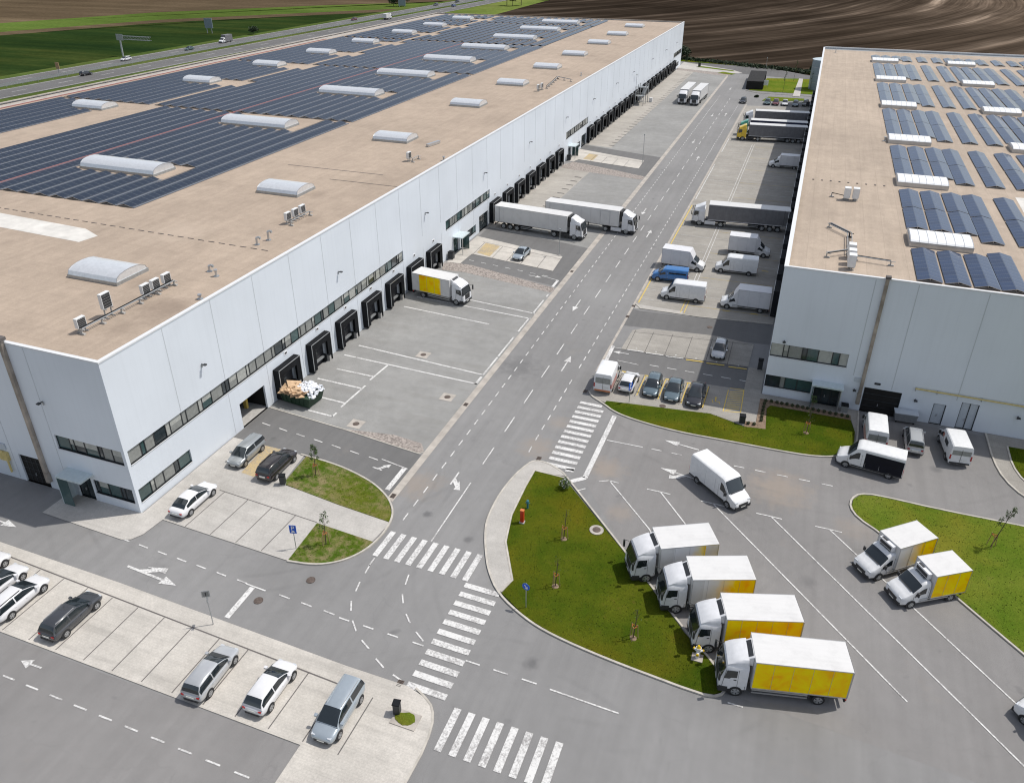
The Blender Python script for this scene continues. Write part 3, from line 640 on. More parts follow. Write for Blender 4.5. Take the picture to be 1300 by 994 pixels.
def arrow(x, y, ang, L_=4.0, kind='s', w=.16):
    c, s = cos(ang), sin(ang)
    def T(p): return [(x+a*c-b*s, y+a*s+b*c) for a, b in p]
    hl = 1.5 if L_ > 3 else .9; hw = .42 if L_ > 3 else .4
    if 's' in kind:
        t.sheet(T([(0, -w/2), (L_-hl, -w/2), (L_-hl, w/2), (0, w/2)]), WZ, 'white_paint'); t.sheet(T([(L_-hl, -hw), (L_, 0), (L_-hl, hw)]), WZ+.001, 'white_paint')
    for q, sg in (('l', 1), ('r', -1)):
        if q in kind:
            if 's' not in kind: t.sheet(T([(0, -w/2), (L_*.5, -w/2), (L_*.5, w/2), (0, w/2)]), WZ, 'white_paint')
            t.sheet(T([(L_*.20, sg*.02), (L_*.38, sg*.02), (L_*.56, sg*.62), (L_*.42, sg*.66)]), WZ+.0012, 'white_paint')
            t.sheet(T([(L_*.30, sg*.60), (L_*.66, sg*.60), (L_*.62, sg*1.20)]), WZ+.0014, 'white_paint')
arrow(-22.7, 77.6, R(90)); arrow(-24.5+1.7, 126.4, R(90)); arrow(-22.7, 180, R(90)); arrow(-26.1, 55.4, R(-90), 4, 'l'); arrow(-26.2, 98, R(-90)); arrow(-26.1, 142, R(-90)); arrow(-26.1, 200, R(-90)); arrow(-22.7, 231, R(90)); arrow(-26.1, 233, R(-90)); arrow(-26.3, 277, R(-90))
arrow(-46.5, 34.3, R(-4), 5.3, 'sl', .22); arrow(-63.2, 34.8, R(-2), 4, 's'); arrow(-44.6, 24.2, R(181), 1.9, 's', .14)
arrow(-34.3, 53.25, R(-8), 2.2, 'l'); arrow(-5.0, 67.2, R(172), 3.6, 's'); arrow(-4.7, 62.3, R(170), 3.4, 'sl'); arrow(-16.2, 84.6, R(180), 2.0, 's'); arrow(-36, 103.9, R(-6), 2.1, 's')
# zebra crossings
for k in range(9): ln(-28.05+1.02*k, 42.45, -28.0+1.02*k, 45.65, .5)
for k in range(11): ln(-19.7, 42.05-1.0*k, -16.7, 42.0-1.0*k, .5)
for k in range(13): ln(-18.7, 71.72-1.0*k, -15.8+(.0 if k else -.4), 71.6-1.0*k+.1, .5)
ln(-16.6, 59.35, -15.8, 59.5, .5)
for k in range(8): ln(-15.6+1.02*k, 28.2, -15.6+1.02*k, 31.5, .5)
# stop and give-way bars
ln(-31.3, 50.6, -31.3, 54.1, .5); ln(-34.1, 54.7, -31.0, 54.15, .12); ln(-35.4, 35.9, -35.3, 32.6, .45); ln(-36.1, 36.05, -34.2, 35.95, .12)
ln(-14.45, 70.35, -14.5, 58.8, .5); ln(-14.45, 58.8, -15.65, 57.75, .5); ln(-18.5, 86.0, -18.35, 81.0, .45); ln(-31.3, 100.95, -31.3, 103.4, .4); ln(-34.1, 104.35, -31.1, 103.5, .12)
# side-road dashes
for k in range(7): ln(-49.1+2.27*k, 56.0-.235*k, -48.0+2.27*k, 55.85-.235*k)
for k in range(7): ln(-46.9+2.15*k, 106.45-.31*k, -46.0+2.15*k, 106.3-.31*k)
for k in range(15): ln(-57.9+2.08*k, 37.1-.095*k+.02, -56.9+2.08*k, 37.05-.095*k) if not -36.3 < -57.9+2.08*k < -34.5 else None
for k in range(4): ln(-27.3+2.1*k, 35.6-.05*k, -26.4+2.1*k, 35.57-.05*k)
for k in range(3): ln(-16.7+2.15*k, 35.3-.04*k, -15.6+2.15*k, 35.28-.04*k)
ln(-10.3, 35.1, -5.4, 34.9); ln(1.3, 38.3, 2.3, 38.3)
for k in range(18): ln(-62+2.2*k, 23.0-.03*k, -60.9+2.2*k, 23.0-.03*k)
cd = [(-27.9, 41.4), (-27.8, 40.4), (-27.7, 39.4), (-27.5, 38.4), (-27.3, 37.4), (-26.8, 36.5), (-26.2, 35.7), (-25.4, 34.9), (-24.6, 34.3), (-23.7, 33.8), (-22.8, 33.2), (-21.9, 32.7), (-21.0, 32.4), (-20.0, 32.1)]
for a, b in zip(cd[::2], cd[1::2]): ln(*a, *b)
cd = [(-24.4, 41.5), (-24.15, 40.4), (-23.9, 39.4), (-23.4, 38.6), (-22.7, 37.7), (-22.0, 37.0), (-21.2, 36.4), (-20.3, 35.8)]
for a, b in zip(cd[::2], cd[1::2]): ln(*a, *b)
# yard between the truck park and the crossing
ln(-14.1, 65.65, -10.4, 65.7)
for k in range(9): ln(-9.5+2.02*k, 65.72, -8.5+2.02*k, 65.72) if k not in (2, 3) else None
for x0, x1, xm, ex, ey in ((-13.1, -11.3, -12.2, -4.0, 49.0), (-8.6, -6.4, -7.3, 2.5, 46.8), (-3.6, -1.4, -2.5, 12.7, 42.6), (1.3, 3.5, 2.6, 19.5, 39.8), (6.3, 8.5, 7.5, 27.3, 36)):
    ln(x0, 58.75 if x0 < -13 else 59.2, xm, 59.2); ln(xm, 59.2, x1, 59.15); 
    if x0 < -13: ln(xm, 59.2, -7.3, 53.8); ln(-7.3, 53.8, ex, ey)
    else: ln(xm, 59.15, ex, ey)
ln(-14.7, 56.6, -14.0, 57.25)
# dock bay lines
for x0, y0, x1, y1 in ((-48.9, 72.2, -30.9, 71.4), (-48.5, 75.0, -31.1, 73.6), (-47.9, 68.85, -43.0, 68.75), (-42.65, 71.75, -42.9, 67.9), (-48.8, 66.1, -42.8, 65.9), (-42.75, 66.6, -42.95, 61.6), (-46.3, 62.65, -43.0, 62.5), (-46.0, 59.85, -42.8, 59.7), (-42.8, 59.6, -42.8, 60.5), (-48.5, 87.3, -35.4, 86.3), (-48.3, 90.9, -30.8, 89.8), (-48, 93.3, -30.8, 91.5)): ln(x0, y0, x1, y1, .24)
# bay fronts, white and yellow
for k, x in enumerate((-16.8, -14.35, -11.9, -9.45, -7.0, -4.4)):
    ln(x+.1, 85.6, x+2.2, 85.75, .22, 'white_paint' if k < 3 else 'yellow_paint', .062); t.cyl((x+1.2, 86.3, .055), (x+1.2, 86.3, .062), .1, 'white_paint', 8)
ln(-17.1, 82.55, -14.5, 82.35)
for k in range(6): ln(-13.2+2.1*k, 82.75+.02*k, -12.1+2.1*k, 82.75+.02*k)
ln(-18.6, 85.7, -16.9, 85.7)
for x in (-16.1, -13.4, -10.95, -8.5): ln(x+.15, 80.05, x+2.0, 80.15, .22, 'yellow_paint', .062)
for x in (-13.15, -10.75, -8.2, -5.85, -3.65): ln(x, 80.1, x+.0, 75.3, .1, 'yellow_paint', .062)
ln(-3.55, 80.55, -2.0, 80.75, .1, 'yellow_paint', .062); ln(-2.0, 80.75, -1.85, 75.7, .1, 'yellow_paint', .062); ln(-3.5, 75.4, -1.85, 75.75, .1, 'yellow_paint', .062)
for k in range(9): ln(-3.45, 75.7+.5*k, -2.05, 76.4+.5*k, .12, 'yellow_paint', .062) if k < 9 else None
# wheelchair mark in the disabled bay
t.cyl((-4.75, 77.9, .060), (-4.75, 77.9, .064), .14, 'yellow_paint', 10); ln(-4.75, 77.8, -4.7, 77.1, .12, 'yellow_paint', .062); ln(-4.7, 77.1, -4.3, 77.1, .1, 'yellow_paint', .062); ln(-4.3, 77.1, -4.15, 76.7, .1, 'yellow_paint', .062); ln(-5.1, 77.3, -4.9, 76.7, .09, 'yellow_paint', .062)
# faded yellow bays
t.sheet([(-46.2, 52.6), (-44.4, 52.6), (-44.1, 47.9), (-45.7, 48.0)], .056, 'pale_yellow')
t.sheet([(-47.0, 109.8), (-44.4, 108.9), (-44.5, 113.8), (-47.3, 114.4)], .056, 'pale_yellow'); t.sheet([(-47.0, 172.4), (-44.6, 171.9), (-44.6, 176.9), (-47.0, 177.4)], .056, 'pale_yellow')
# edge and bay lines on the right-hand lot
for a, b in ((100, 112), (119, 147), (151, 178), (190, 205)): ln(-18.35, a, -18.35, b, .16, 'yellow_paint' if a in (100, 119) else 'white_paint')
for x in (-12.3, -11.8): ln(x, 98.8, x, 108, .1, 'yellow_paint'); ln(x, 108, x, 200, .09)
for k in range(31):
    y = 101.5+3.55*k
    if y < 205: ln(-18.3, y, -12.5, y-.15, .06); ln(-11.6, y, -1.0, y+.2, .055, 'yellow_paint' if k % 3 == 0 else 'white_paint')
for x, y in ((-7.0, 101.5), (-3.3, 101.8), (-3.2, 118), (-3.2, 111)): ln(x, y, x+1.0, y, .2, 'yellow_paint')
struct('road_markings', t)
# manholes with concrete collars
t0 = [(-39.8, 75.6, 'pale'), (-32.9, 67.6, 'pale'), (-39.7, 59.3, 'pale'), (-31.5, 38.2, ''), (-34.1, 36.1-1.2, ''), (-10.0, 74.1, ''), (-11.5, 51.9, 'lawn'), (-7.9, 95.6, '')]
lab = {0: 'round manhole in a pale square collar nearest the loading bays', 1: 'round manhole in a pale square collar on the apron beside the main road kerb', 2: 'round manhole in a pale collar near the cobbled corner of the apron',
       3: 'rusty manhole cover in the cross street beside the grass corner', 4: 'rusty manhole cover in the cross street near the stop line', 5: 'brown manhole cover in the paving in front of the dark parked cars',
       6: 'brown round manhole with concrete ring in the lawn of the big island', 7: 'small manhole in the side road beside the vans'}
for k, (x, y, q) in enumerate(t0):
    t = MB(); zz = .115 if q == 'lawn' else .052 if k in (5,) else .030
    root = thing('manhole', lab[k], 'manhole', (x, y, zz), 0, 'manholes')
    if q: 
        if q == 'pale': t.box(-.75, .75, -.75, .75, -.03, .004, 'gutter')
        else: t.cyl((0, 0, -.1), (0, 0, .05), .62, 'gutter', 20)
        t.build('collar', root); t = MB()
    t.cyl((0, 0, -.02), (0, 0, .012 if q != 'lawn' else .065), .36, 'iron', 20); t.build('cover', root)
for k, (x, y, l) in enumerate(((-30.35, 50.0, 'small black road drain at the corner of the left kerb'), (-30.35, 66.9, 'small black road drain halfway along the apron kerb'), (-19.6, 60.2, 'small black road drain at the tip of the footpath island'), (-18.8, 74.2, 'small black road drain behind the striped van'), (-18.75, 98.6, 'small black road drain at the corner of the right lot'), (-18.75, 95.0, 'small black road drain beside the side road mouth'), (-20.2, 31.9, 'small black road drain at the lower zebra crossing'), (-30.35, 107.6, 'small black road drain beside the stop line of the side road'))):
    t = MB(); t.box(-.22, .22, -.3, .3, -.02, .01, 'iron'); 
    for j in range(5): t.box(-.18, .18, -.24+.11*j, -.20+.11*j, .01, .016, 'dark')
    tag(t.build('drain_grate', loc=(x, y, .035)), l, 'drain', 'road drains')

# ================================================================== BUILDINGS
def facade(mb, P, W, Hh, holes, m, depth=.22, rev=None):
    # P(u, v, d): local -> world, d = distance into the wall. holes: (u0, u1, v0, v1)
    us = sorted(set([0, W]+[h[0] for h in holes]+[h[1] for h in holes])); vs = sorted(set([0, Hh]+[h[2] for h in holes]+[h[3] for h in holes]))
    for a, b in zip(us, us[1:]):
        for c, d in zip(vs, vs[1:]):
            cu, cv = (a+b)/2, (c+d)/2
            if any(h[0] < cu < h[1] and h[2] < cv < h[3] for h in holes): continue
            mb.face([P(a, c, 0), P(b, c, 0), P(b, d, 0), P(a, d, 0)], m)
    for a, b, c, d in holes:
        for p, q in (((a, c), (b, c)), ((b, c), (b, d)), ((b, d), (a, d)), ((a, d), (a, c))):
            mb.face([P(*p, 0), P(*q, 0), P(*q, depth), P(*p, depth)], rev or m)
def window_strip(parent, P, u0, u1, v0, v1, rng, panes, d=.16, name='window', mod=6.33, start=None):
    # one window unit per wall panel, each with its own frame
    cuts = [u0]
    x = start if start is not None else u0+mod
    while x < u1-1: 
        if x > u0+1: cuts.append(x)
        x += mod
    cuts.append(u1)
    for a, b in zip(cuts, cuts[1:]):
        n = max(1, round((b-a)/1.3)); g = MB(); f = MB(); e = a; pat = [1.6, .55, 1.3, 1.6, .5, 1.2, 1.5, .6]; i = rng.randrange(8); ws = []
        tot = 0
        while tot < b-a-.3: w = pat[i % 8]; i += 1; ws.append(w); tot += w
        k = (b-a)/tot; e = a
        for w in ws:
            w *= k; m = rng.choice(panes)
            g.face([P(e, v0, d), P(e+w, v0, d), P(e+w, v1, d), P(e, v1, d)], m)
            if rng.random() < .25: g.face([P(e+.05, v1-.5*(v1-v0), d-.012), P(e+w-.05, v1-.5*(v1-v0), d-.012), P(e+w-.05, v1, d-.012), P(e+.05, v1, d-.012)], 'blind_pale')
            for q in (e,): f.face([P(q-.045, v0, d-.05), P(q+.045, v0, d-.05), P(q+.045, v1, d-.05), P(q-.045, v1, d-.05)], 'frame'); f.face([P(q+.045, v0, d-.05), P(q+.045, v0, d), P(q+.045, v1, d), P(q+.045, v1, d-.05)], 'frame')
            e += w
        for v in (v0, v1-.07): f.face([P(a, v, d-.055), P(b, v, d-.055), P(b, v+.07, d-.055), P(a, v+.07, d-.055)], 'frame')
        o = g.build(name, parent); f.build('frame', o)
        s = MB()
        q = [P(a, v0, -.05), P(b, v0, -.05), P(b, v0, d), P(a, v0, d)]; s.face(q, 'coping'); q2 = [P(a, v0-.06, -.05), P(b, v0-.06, -.05), P(b, v0, -.05), P(a, v0, -.05)]; s.face(q2, 'coping'); s.build('sill', o)
XW = -50.35; YF = 39.95; HB = 15.3; JY = [40.64+6.33*k for k in range(0, 45)]
YE = 319.6; XB = -152.5
WL = thing('warehouse', 'long white warehouse on the left with loading docks down its sunlit side', 'warehouse', ((XW+XB)/2, (YF+YE)/2, 0))
WL.location = (0, 0, 0)
PE = lambda u, v, d: (XW-d, YF+u, v)           # east side, u along +Y
PS = lambda u, v, d: (XB+u, YF+d, v)           # south front, u along +X
e = lambda y: y-YF
docks_l = [60.45+6.33*k for k in range(7)]+[123.75+6.33*k for k in range(7)]+[186.9+6.33*k for k in range(19)]
holesE = [(.35, 51.5, 5.05, 6.5), (.35, 7.0, .95, 2.35), (14.6, 18.8, 0, 2.9), (65.7, 84.0, 4.75, 6.2), (68.3, 70.2, 0, 2.35), (71.8, 77.6, .6, 1.9), (79.0, 83.0, 0, 2.75),
          (129.6, 147.8, 4.75, 6.25), (135.2, 141.5, .6, 1.9), (142.4, 146.4, 0, 2.75), (262.8, 279.3, 4.75, 6.25), (131.8, 133.6, 0, 2.35), (268, 275, .8, 2.2)]
for y in docks_l: holesE.append((e(y+.6), e(y+3.4), 0, 3.0))
t = MB(); facade(t, PE, YE-YF, HB, holesE, 'wall')
xs = lambda x: x-XB
holesS = [(xs(-58.25), xs(-50.7), 5.15, 6.6), (xs(-55.2), xs(-50.7), 1.0, 2.5), (xs(-57.35), xs(-55.45), 0, 2.5), (xs(-63.95), xs(-60.9), 0, 3.1), (xs(-84), xs(-78), 0, 3.5)]
facade(t, PS, XW-XB, HB, holesS, 'wall')
t.face([(XB, YF, 0), (XB, YE, 0), (XB, YE, HB), (XB, YF, HB)], 'wall'); t.face([(XW, YE, 0), (XB, YE, 0), (XB, YE, HB), (XW, YE, HB)], 'wall')
for y in JY[1:]: 
    if y < YE: t.box(XW+.002, XW+.012, y-.035, y+.035, 6.55, HB-.1, 'seam'); 
for k, y in enumerate(JY[1:]):
    if y < YE and k not in (0,): t.box(XW+.002, XW+.012, y-.03, y+.03, .1, 4.9, 'seam')
for k in range(1, 17): 
    x = XW-2.0-6.2*k
    t.box(x-.035, x+.035, YF-.012, YF-.002, .1, HB-.1, 'seam')
t.build('wall', WL)
t = MB(); t.box(XW-.35, XW+.05, YF-.05, YE+.05, HB, HB+.14, 'coping'); t.box(XB-.05, XW-.35, YF-.05, YF+.3, HB, HB+.14, 'coping'); t.box(XB-.05, XB+.6, YF+.3, YE+.05, HB, HB+.14, 'gutter'); t.box(XB+.6, XW-.35, YE-.4, YE+.05, HB, HB+.14, 'gutter')
t.build('coping', WL)
ZR = 15.05
t = MB(); t.box(XB+.3, XW-.2, YF+.2, YE-.2, ZR-.4, ZR, 'roof_l')
t.sheet([(-97, 66.4), (-92.2, 65.8), (-77.6, 65.0), (-74.4, 63.6), (-74.8, 61.3), (-87, 61.9), (-100, 62.6)], ZR+.012, 'roof_white')
t.sheet([(XB+.7, 50), (XB+3.6, 50), (XB+3.6, 318), (XB+.7, 318)], ZR+.012, 'gutter')
for k in range(32): t.box(-99+1.45*k, -98.2+1.45*k, 67.3-.03*k, 67.4-.03*k, ZR, ZR+.05, 'joint')   # row of roof fixings
t.box(-62, -51, 92.9, 93.0, ZR, ZR+.03, 'joint'); t.box(-72, -56, 97.4, 97.55, ZR, ZR+.02, 'joint')
t.build('roof', WL)
t = MB(); t.face([(XW-3, YF+14, .02), (XW-.2, YF+14, .02), (XW-.2, YF+19.5, .02), (XW-3, YF+19.5, .02)], 'concrete')
for y0, y1, hh, m in ((14.6, 18.8, 2.9, 'dark'),): 
    t.box(XW-4, XW-3.9, YF+y0-.2, YF+y1+.2, 0, 3, 'dark'); t.box(XW-3.9, XW-.25, YF+y0-.3, YF+y0-.2, 0, 3, 'dark'); t.box(XW-3.9, XW-.25, YF+y1+.2, YF+y1+.3, 0, 3, 'dark'); t.box(XW-3.9, XW-.25, YF+y0-.2, YF+y1+.2, 3, 3.1, 'dark')
t.box(XW-2.4, XW-2.0, YF+17.8, YF+18.1, 0, 1.4, 'yellow_paint')
t.build('garage_bay', WL)
rng = random.Random(3)
PG = ['window', 'window', 'window_teal', 'blind', 'blind', 'window_teal', 'blind_pale']
window_strip(WL, PE, .35, 51.5, 5.05, 6.5, rng, PG, start=7.05)
window_strip(WL, PE, .35, 7.0, .95, 2.35, rng, ['blind', 'window', 'blind', 'window_teal'])
window_strip(WL, PE, 65.7, 84.0, 4.75, 6.2, rng, PG, start=70.3)
window_strip(WL, PE, 71.8, 77.6, .6, 1.9, rng, ['window', 'window_teal'])
window_strip(WL, PE, 129.6, 147.8, 4.75, 6.25, rng, ['blind', 'blind_pale', 'window'], start=133.6)
window_strip(WL, PE, 135.2, 141.5, .6, 1.9, rng, ['blind', 'window'])
window_strip(WL, PE, 262.8, 279.3, 4.75, 6.25, rng, ['window', 'blind']); window_strip(WL, PE, 268, 275, .8, 2.2, rng, ['window'])
window_strip(WL, PS, xs(-58.25), xs(-50.7), 5.15, 6.6, rng, ['blind', 'blind', 'window', 'window_teal'])
window_strip(WL, PS, xs(-55.2), xs(-50.7), 1.0, 2.5, rng, ['window', 'window', 'window_teal'])
def door_unit(parent, P, u0, u1, v1, m, kind='door', bars=0, d=.18):
    g = MB(); g.face([P(u0, 0, d), P(u1, 0, d), P(u1, v1, d), P(u0, v1, d)], m)
    o = g.build(kind, parent); f = MB()
    for u in ([u0+.04, u1-.04]+[u0+(u1-u0)*(i+1)/(bars+1) for i in range(bars)]): f.face([P(u-.045, 0, d-.04), P(u+.045, 0, d-.04), P(u+.045, v1, d-.04), P(u-.045, v1, d-.04)], 'frame')
    f.face([P(u0, v1-.09, d-.045), P(u1, v1-.09, d-.045), P(u1, v1, d-.045), P(u0, v1, d-.045)], 'frame')
    for i in range(1, 4 if kind == 'gate' else 1): f.face([P(u0, v1*i/4-.04, d-.043), P(u1, v1*i/4-.04, d-.043), P(u1, v1*i/4+.04, d-.043), P(u0, v1*i/4+.04, d-.043)], 'frame')
    f.build('door_frame', o); h = MB(); q = P(u0+.9*(u1-u0)*.5, 1.0, d-.08); h.box(q[0]-.04, q[0]+.04, q[1]-.04, q[1]+.04, .9, 1.15, 'alu'); h.build('handle', o); return o
door_unit(WL, PE, 68.3, 70.2, 2.35, 'window_teal', bars=1); door_unit(WL, PE, 131.8, 133.6, 2.35, 'window', bars=1)
door_unit(WL, PE, 79.0, 83.0, 2.75, 'window', 'gate', 3); door_unit(WL, PE, 142.4, 146.4, 2.75, 'window', 'gate', 3)
door_unit(WL, PS, xs(-57.35), xs(-55.45), 2.5, 'window', bars=1); door_unit(WL, PS, xs(-63.95), xs(-60.9), 3.1, 'dark', 'gate', 4); door_unit(WL, PS, xs(-84), xs(-78), 3.5, 'dark', 'gate', 3)
for y0, y1 in ((108.0, 111.0), (171.5, 174.5)):
    t = MB(); t.box(XW, XW+1.7, y0, y1, 2.75, 2.9, 'canopy'); t.box(XW+1.6, XW+1.7, y0+.05, y0+.15, 0, 2.75, 'alu'); t.build('canopy', WL)
    t = MB(); t.box(XW+.1, XW+1.6, y1-.12, y1-.08, .1, 2.7, 'window_teal'); t.build('side_screen', WL)
t = MB(); t.box(-57.9, -54.9, YF-1.45, YF, 3.0, 3.16, 'canopy'); t.build('canopy', WL)
t = MB(); t.box(-57.9, -57.82, YF-1.4, YF, .02, 3.0, 'canopy'); t.box(-57.8, -56.6, YF-1.4, YF-1.35, .02, 3.0, 'window_teal'); t.build('side_screen', WL)
# down pipe
t = MB(); t.box(-60.95, -60.55, YF-.32, YF-.02, .9, 15.7, 'pipe'); t.box(-60.85, -60.45, YF-.4, YF-.02, .9, 1.9, 'pipe'); t.box(-61.05, -60.45, YF-.35, YF+.2, 15.6, 15.9, 'joint'); t.build('downpipe', WL)
t = MB(); t.box(-66.2, -65.2, YF-.3, YF-.02, 2.1, 3.0, 'gas'); t.cyl((-65.4, YF-.2, .8), (-65.4, YF-.2, 2.2), .1, 'gas', 8); t.cyl((-90, YF-.2, 3.0), (-65.7, YF-.2, 3.0), .09, 'gas', 8); t.box(-66.1, -65.3, YF-.12, YF-.02, 3.3, 3.9, 'door_grey'); t.build('gas_meter', WL)
# dock shelters
def dock(parent, x, y, sgn, tagplate=True):
    # shelter 4.0 wide, 3.75 high, projecting 0.8 m; x wall plane, sgn +1 looks towards +X
    X = lambda d: x+sgn*d
    def bx(m_, d0, d1, y0, y1, z0, z1, m): a, b = sorted((X(d0), X(d1))); m_.box(a, b, y0, y1, z0, z1, m)
    t = MB()
    bx(t, .0, .78, y, y+.10, .15, 3.7, 'rubber'); bx(t, .0, .78, y+3.9, y+4.0, .15, 3.7, 'rubber'); bx(t, .0, .80, y, y+4.0, 3.7, 3.8, 'curtain')
    bx(t, .78, .82, y, y+.06, .4, 3.8, 'alu'); bx(t, .78, .82, y+3.94, y+4.0, .4, 3.8, 'alu'); bx(t, .78, .82, y, y+4.0, 3.76, 3.82, 'alu'); bx(t, .3, .36, y, y+4.0, 3.8, 3.82, 'curtain')
    s = t.build('dock_shelter', parent)
    t = MB(); bx(t, .70, .76, y+.1, y+.75, .3, 3.65, 'curtain'); bx(t, .70, .76, y+3.25, y+3.9, .9, 3.65, 'curtain'); bx(t, .72, .77, y+.1, y+3.9, 2.95, 3.7, 'curtain'); t.build('curtain', s)
    t = MB(); bx(t, -.15, -.10, y+.6, y+3.4, 0, 3.0, 'dockdoor')
    for z in (.6, 1.2, 1.8, 2.4): bx(t, -.10, -.08, y+.6, y+3.4, z, z+.03, 'frame')
    bx(t, -.10, -.07, y+1.75, y+2.25, 1.55, 1.85, 'window'); t.build('door', s)
    t = MB(); bx(t, .0, .35, y+.65, y+.95, .1, 1.0, 'rubber'); bx(t, .0, .35, y+3.05, y+3.35, .1, 1.0, 'rubber'); bx(t, 0, .25, y+.95, y+3.05, .7, .95, 'steel'); t.build('bumper', s)
    t = MB(); bx(t, .25, .65, y+3.5, y+3.85, .0, .75, 'concrete'); t.build('guide_block', s)
    if tagplate:
        t = MB(); bx(t, .01, .05, y+2.3, y+2.9, 4.45, 4.85, 'signwhite'); bx(t, .05, .055, y+2.4, y+2.8, 4.55, 4.75, 'frame'); t.build('number_plate', s)
for y in docks_l: dock(WL, XW, y, 1)
# wall lamps
def wall_lamp(parent, p, d):
    t = MB(); q = Vector(p); f = Vector(d); t.box(q.x-.06, q.x+.06, q.y-.06, q.y+.06, q.z-.35, q.z-.05, 'steel'); t.obox(q, q+f*.35, .06, .06, 'frame'); e_ = q+f*.40; t.box(e_.x-.16, e_.x+.16, e_.y-.15, e_.y+.15, e_.z-.05, e_.z+.05, 'frame'); t.build('wall_lamp', parent)
for y in (50.6, 75, 98.8, 121.5, 144.8, 169, 191.5, 215, 235, 262, 285, 306): wall_lamp(WL, (XW+.05, y, 9.75), (1, 0, 0))
wall_lamp(WL, (-58.2, YF-.05, 10.1), (0, -1, 0)); wall_lamp(WL, (-90, YF-.05, 10.1), (0, -1, 0))
# skylights
def skylight(parent, x0, x1, y0, y1, zb, m, rise=.95, seg=10, hb=.35, n=8, flatend=False):
    t = MB(); t.box(x0, x1, y0, y1, zb, zb+hb, 'steel' if m == 'dome' else 'alu'); s = t.build('skylight', parent)
    t = MB(); rings = []
    for i in range(seg+1):
        x = x0+.08+(x1-x0-.16)*i/seg
        rings.append([(x, y0+.1+(y1-y0-.2)*(1-cos(pi*j/n))/2, zb+hb+rise*sin(pi*j/n)**.8) for j in range(n+1)])
    t.loft(rings, m); 
    for i in range(0, seg+1):
        x = x0+.08+(x1-x0-.16)*i/seg
        if i in (0, seg) or flatend: 
            for j in range(n):
                a, b = rings[i][j], rings[i][j+1]; t.obox((a[0], a[1], a[2]+.015), (b[0], b[1], b[2]+.015), .05, .03, 'alu')
    t.build('dome', s, smooth=True, angle=25)
for k, y in enumerate((85.1, 116.7, 148.6, 173.7, 199.0, 224.2, 249.5, 274.6, 298.3)): skylight(WL, -99.5, -85.9, y, y+4.5, ZR, 'dome', 1.0, 12)
for k, y in enumerate((118.4, 149.7, 175.4, 199.6, 224.4, 250.3, 274.3, 299.5)): skylight(WL, -136.4, -128.8, y, y+4.3, ZR, 'dome', .9, 7)
for k, y in enumerate((53.1, 84.0, 115.2, 146.2, 171.5, 196.7, 221.2, 247.4, 271.0, 296.6)): skylight(WL, -67.7, -61.3, y, y+4.3, ZR, 'dome', .8, 6)
t = MB(); t.box(-103.85, -103.6, 74, 236, ZR, ZR+.16, 'red_tray'); t.box(-149.0, -148.7, 74, 230, ZR, ZR+.14, 'red_tray'); t.build('cable_duct', WL)

# ---- right warehouse
YR = 80.67; YRE = 262.3; XR1 = 110.0
WR = thing('warehouse', 'grey-blue warehouse on the right with a shaded front and brown downpipe', 'warehouse')
PR = lambda u, v, d: (u, YR+d, v); PRW = lambda u, v, d: (d, YRE-u, v)
t = MB()
holesR = [(.05, 7.95, 4.95, 6.5), (.05, 4.95, 1.1, 2.55), (5.25, 7.85, 0, 2.4), (10.15, 13.85, 0, 3.0), (17.0, 18.2, 0, 2.45), (19.5, 21.15, 0, 3.1)]
facade(t, PR, XR1, HB, holesR, 'wall')
docks_r = [101.5+6.33*k for k in range(25)]
hr = [(YRE-y-3.4, YRE-y-.6, 0, 3.0) for y in docks_r]
facade(t, PRW, YRE-YR, HB, hr, 'wall')
t.face([(XR1, YR, 0), (XR1, YRE, 0), (XR1, YRE, HB), (XR1, YR, HB)], 'wall'); t.face([(0, YRE, 0), (XR1, YRE, 0), (XR1, YRE, HB), (0, YRE, HB)], 'wall')
for x in [8.8]+[12.75+6.2*k for k in range(15)]: t.box(x-.045, x+.045, YR-.014, YR-.002, 4.2 if x < 9 else 3.2, HB-.1, 'seam')
t.build('wall', WR)
t = MB(); t.box(-.05, .4, YR-.05, YRE+.05, HB, HB+.14, 'coping'); t.box(.4, XR1, YR-.05, YR+.25, HB, HB+.14, 'coping'); t.box(.4, XR1, YRE-.3, YRE+.05, HB, HB+.30, 'coping'); t.build('coping', WR)
t = MB(); t.box(.2, XR1-.2, YR+.1, YRE-.2, ZR-.4, ZR, 'roof_r'); t.box(.5, XR1-1, YRE-2.2, YRE-.35, ZR, ZR+.015, 'steel')
t.sheet([(26.6, 107), (29, 107), (29.3, 117), (26.8, 117)], ZR+.012, 'roof_white')
for k in range(9): t.box(1.6+1.15*k, 1.85+1.15*k, 116.4, 116.65, ZR, ZR+.08, 'joint')
t.build('roof', WR)
window_strip(WR, PR, .05, 7.95, 4.95, 6.5, rng, ['blind', 'window', 'blind', 'window_teal', 'blind_pale']); window_strip(WR, PR, .05, 4.95, 1.1, 2.55, rng, ['blind', 'window_teal', 'window'])
door_unit(WR, PR, 5.25, 7.85, 2.4, 'window', bars=2); door_unit(WR, PR, 10.15, 13.85, 3.0, 'dark', 'gate', 0); door_unit(WR, PR, 17.0, 18.2, 2.45, 'door_grey'); door_unit(WR, PR, 19.5, 21.15, 3.1, 'door_grey', bars=1)
t = MB(); t.box(4.9, 8.1, YR-1.35, YR, 2.75, 2.9, 'canopy'); t.build('canopy', WR)
t = MB(); t.box(5.05, 5.12, YR-1.3, YR, .05, 2.7, 'window_teal'); t.box(7.85, 7.92, YR-1.3, YR, .05, 2.7, 'alu'); t.build('side_screen', WR)
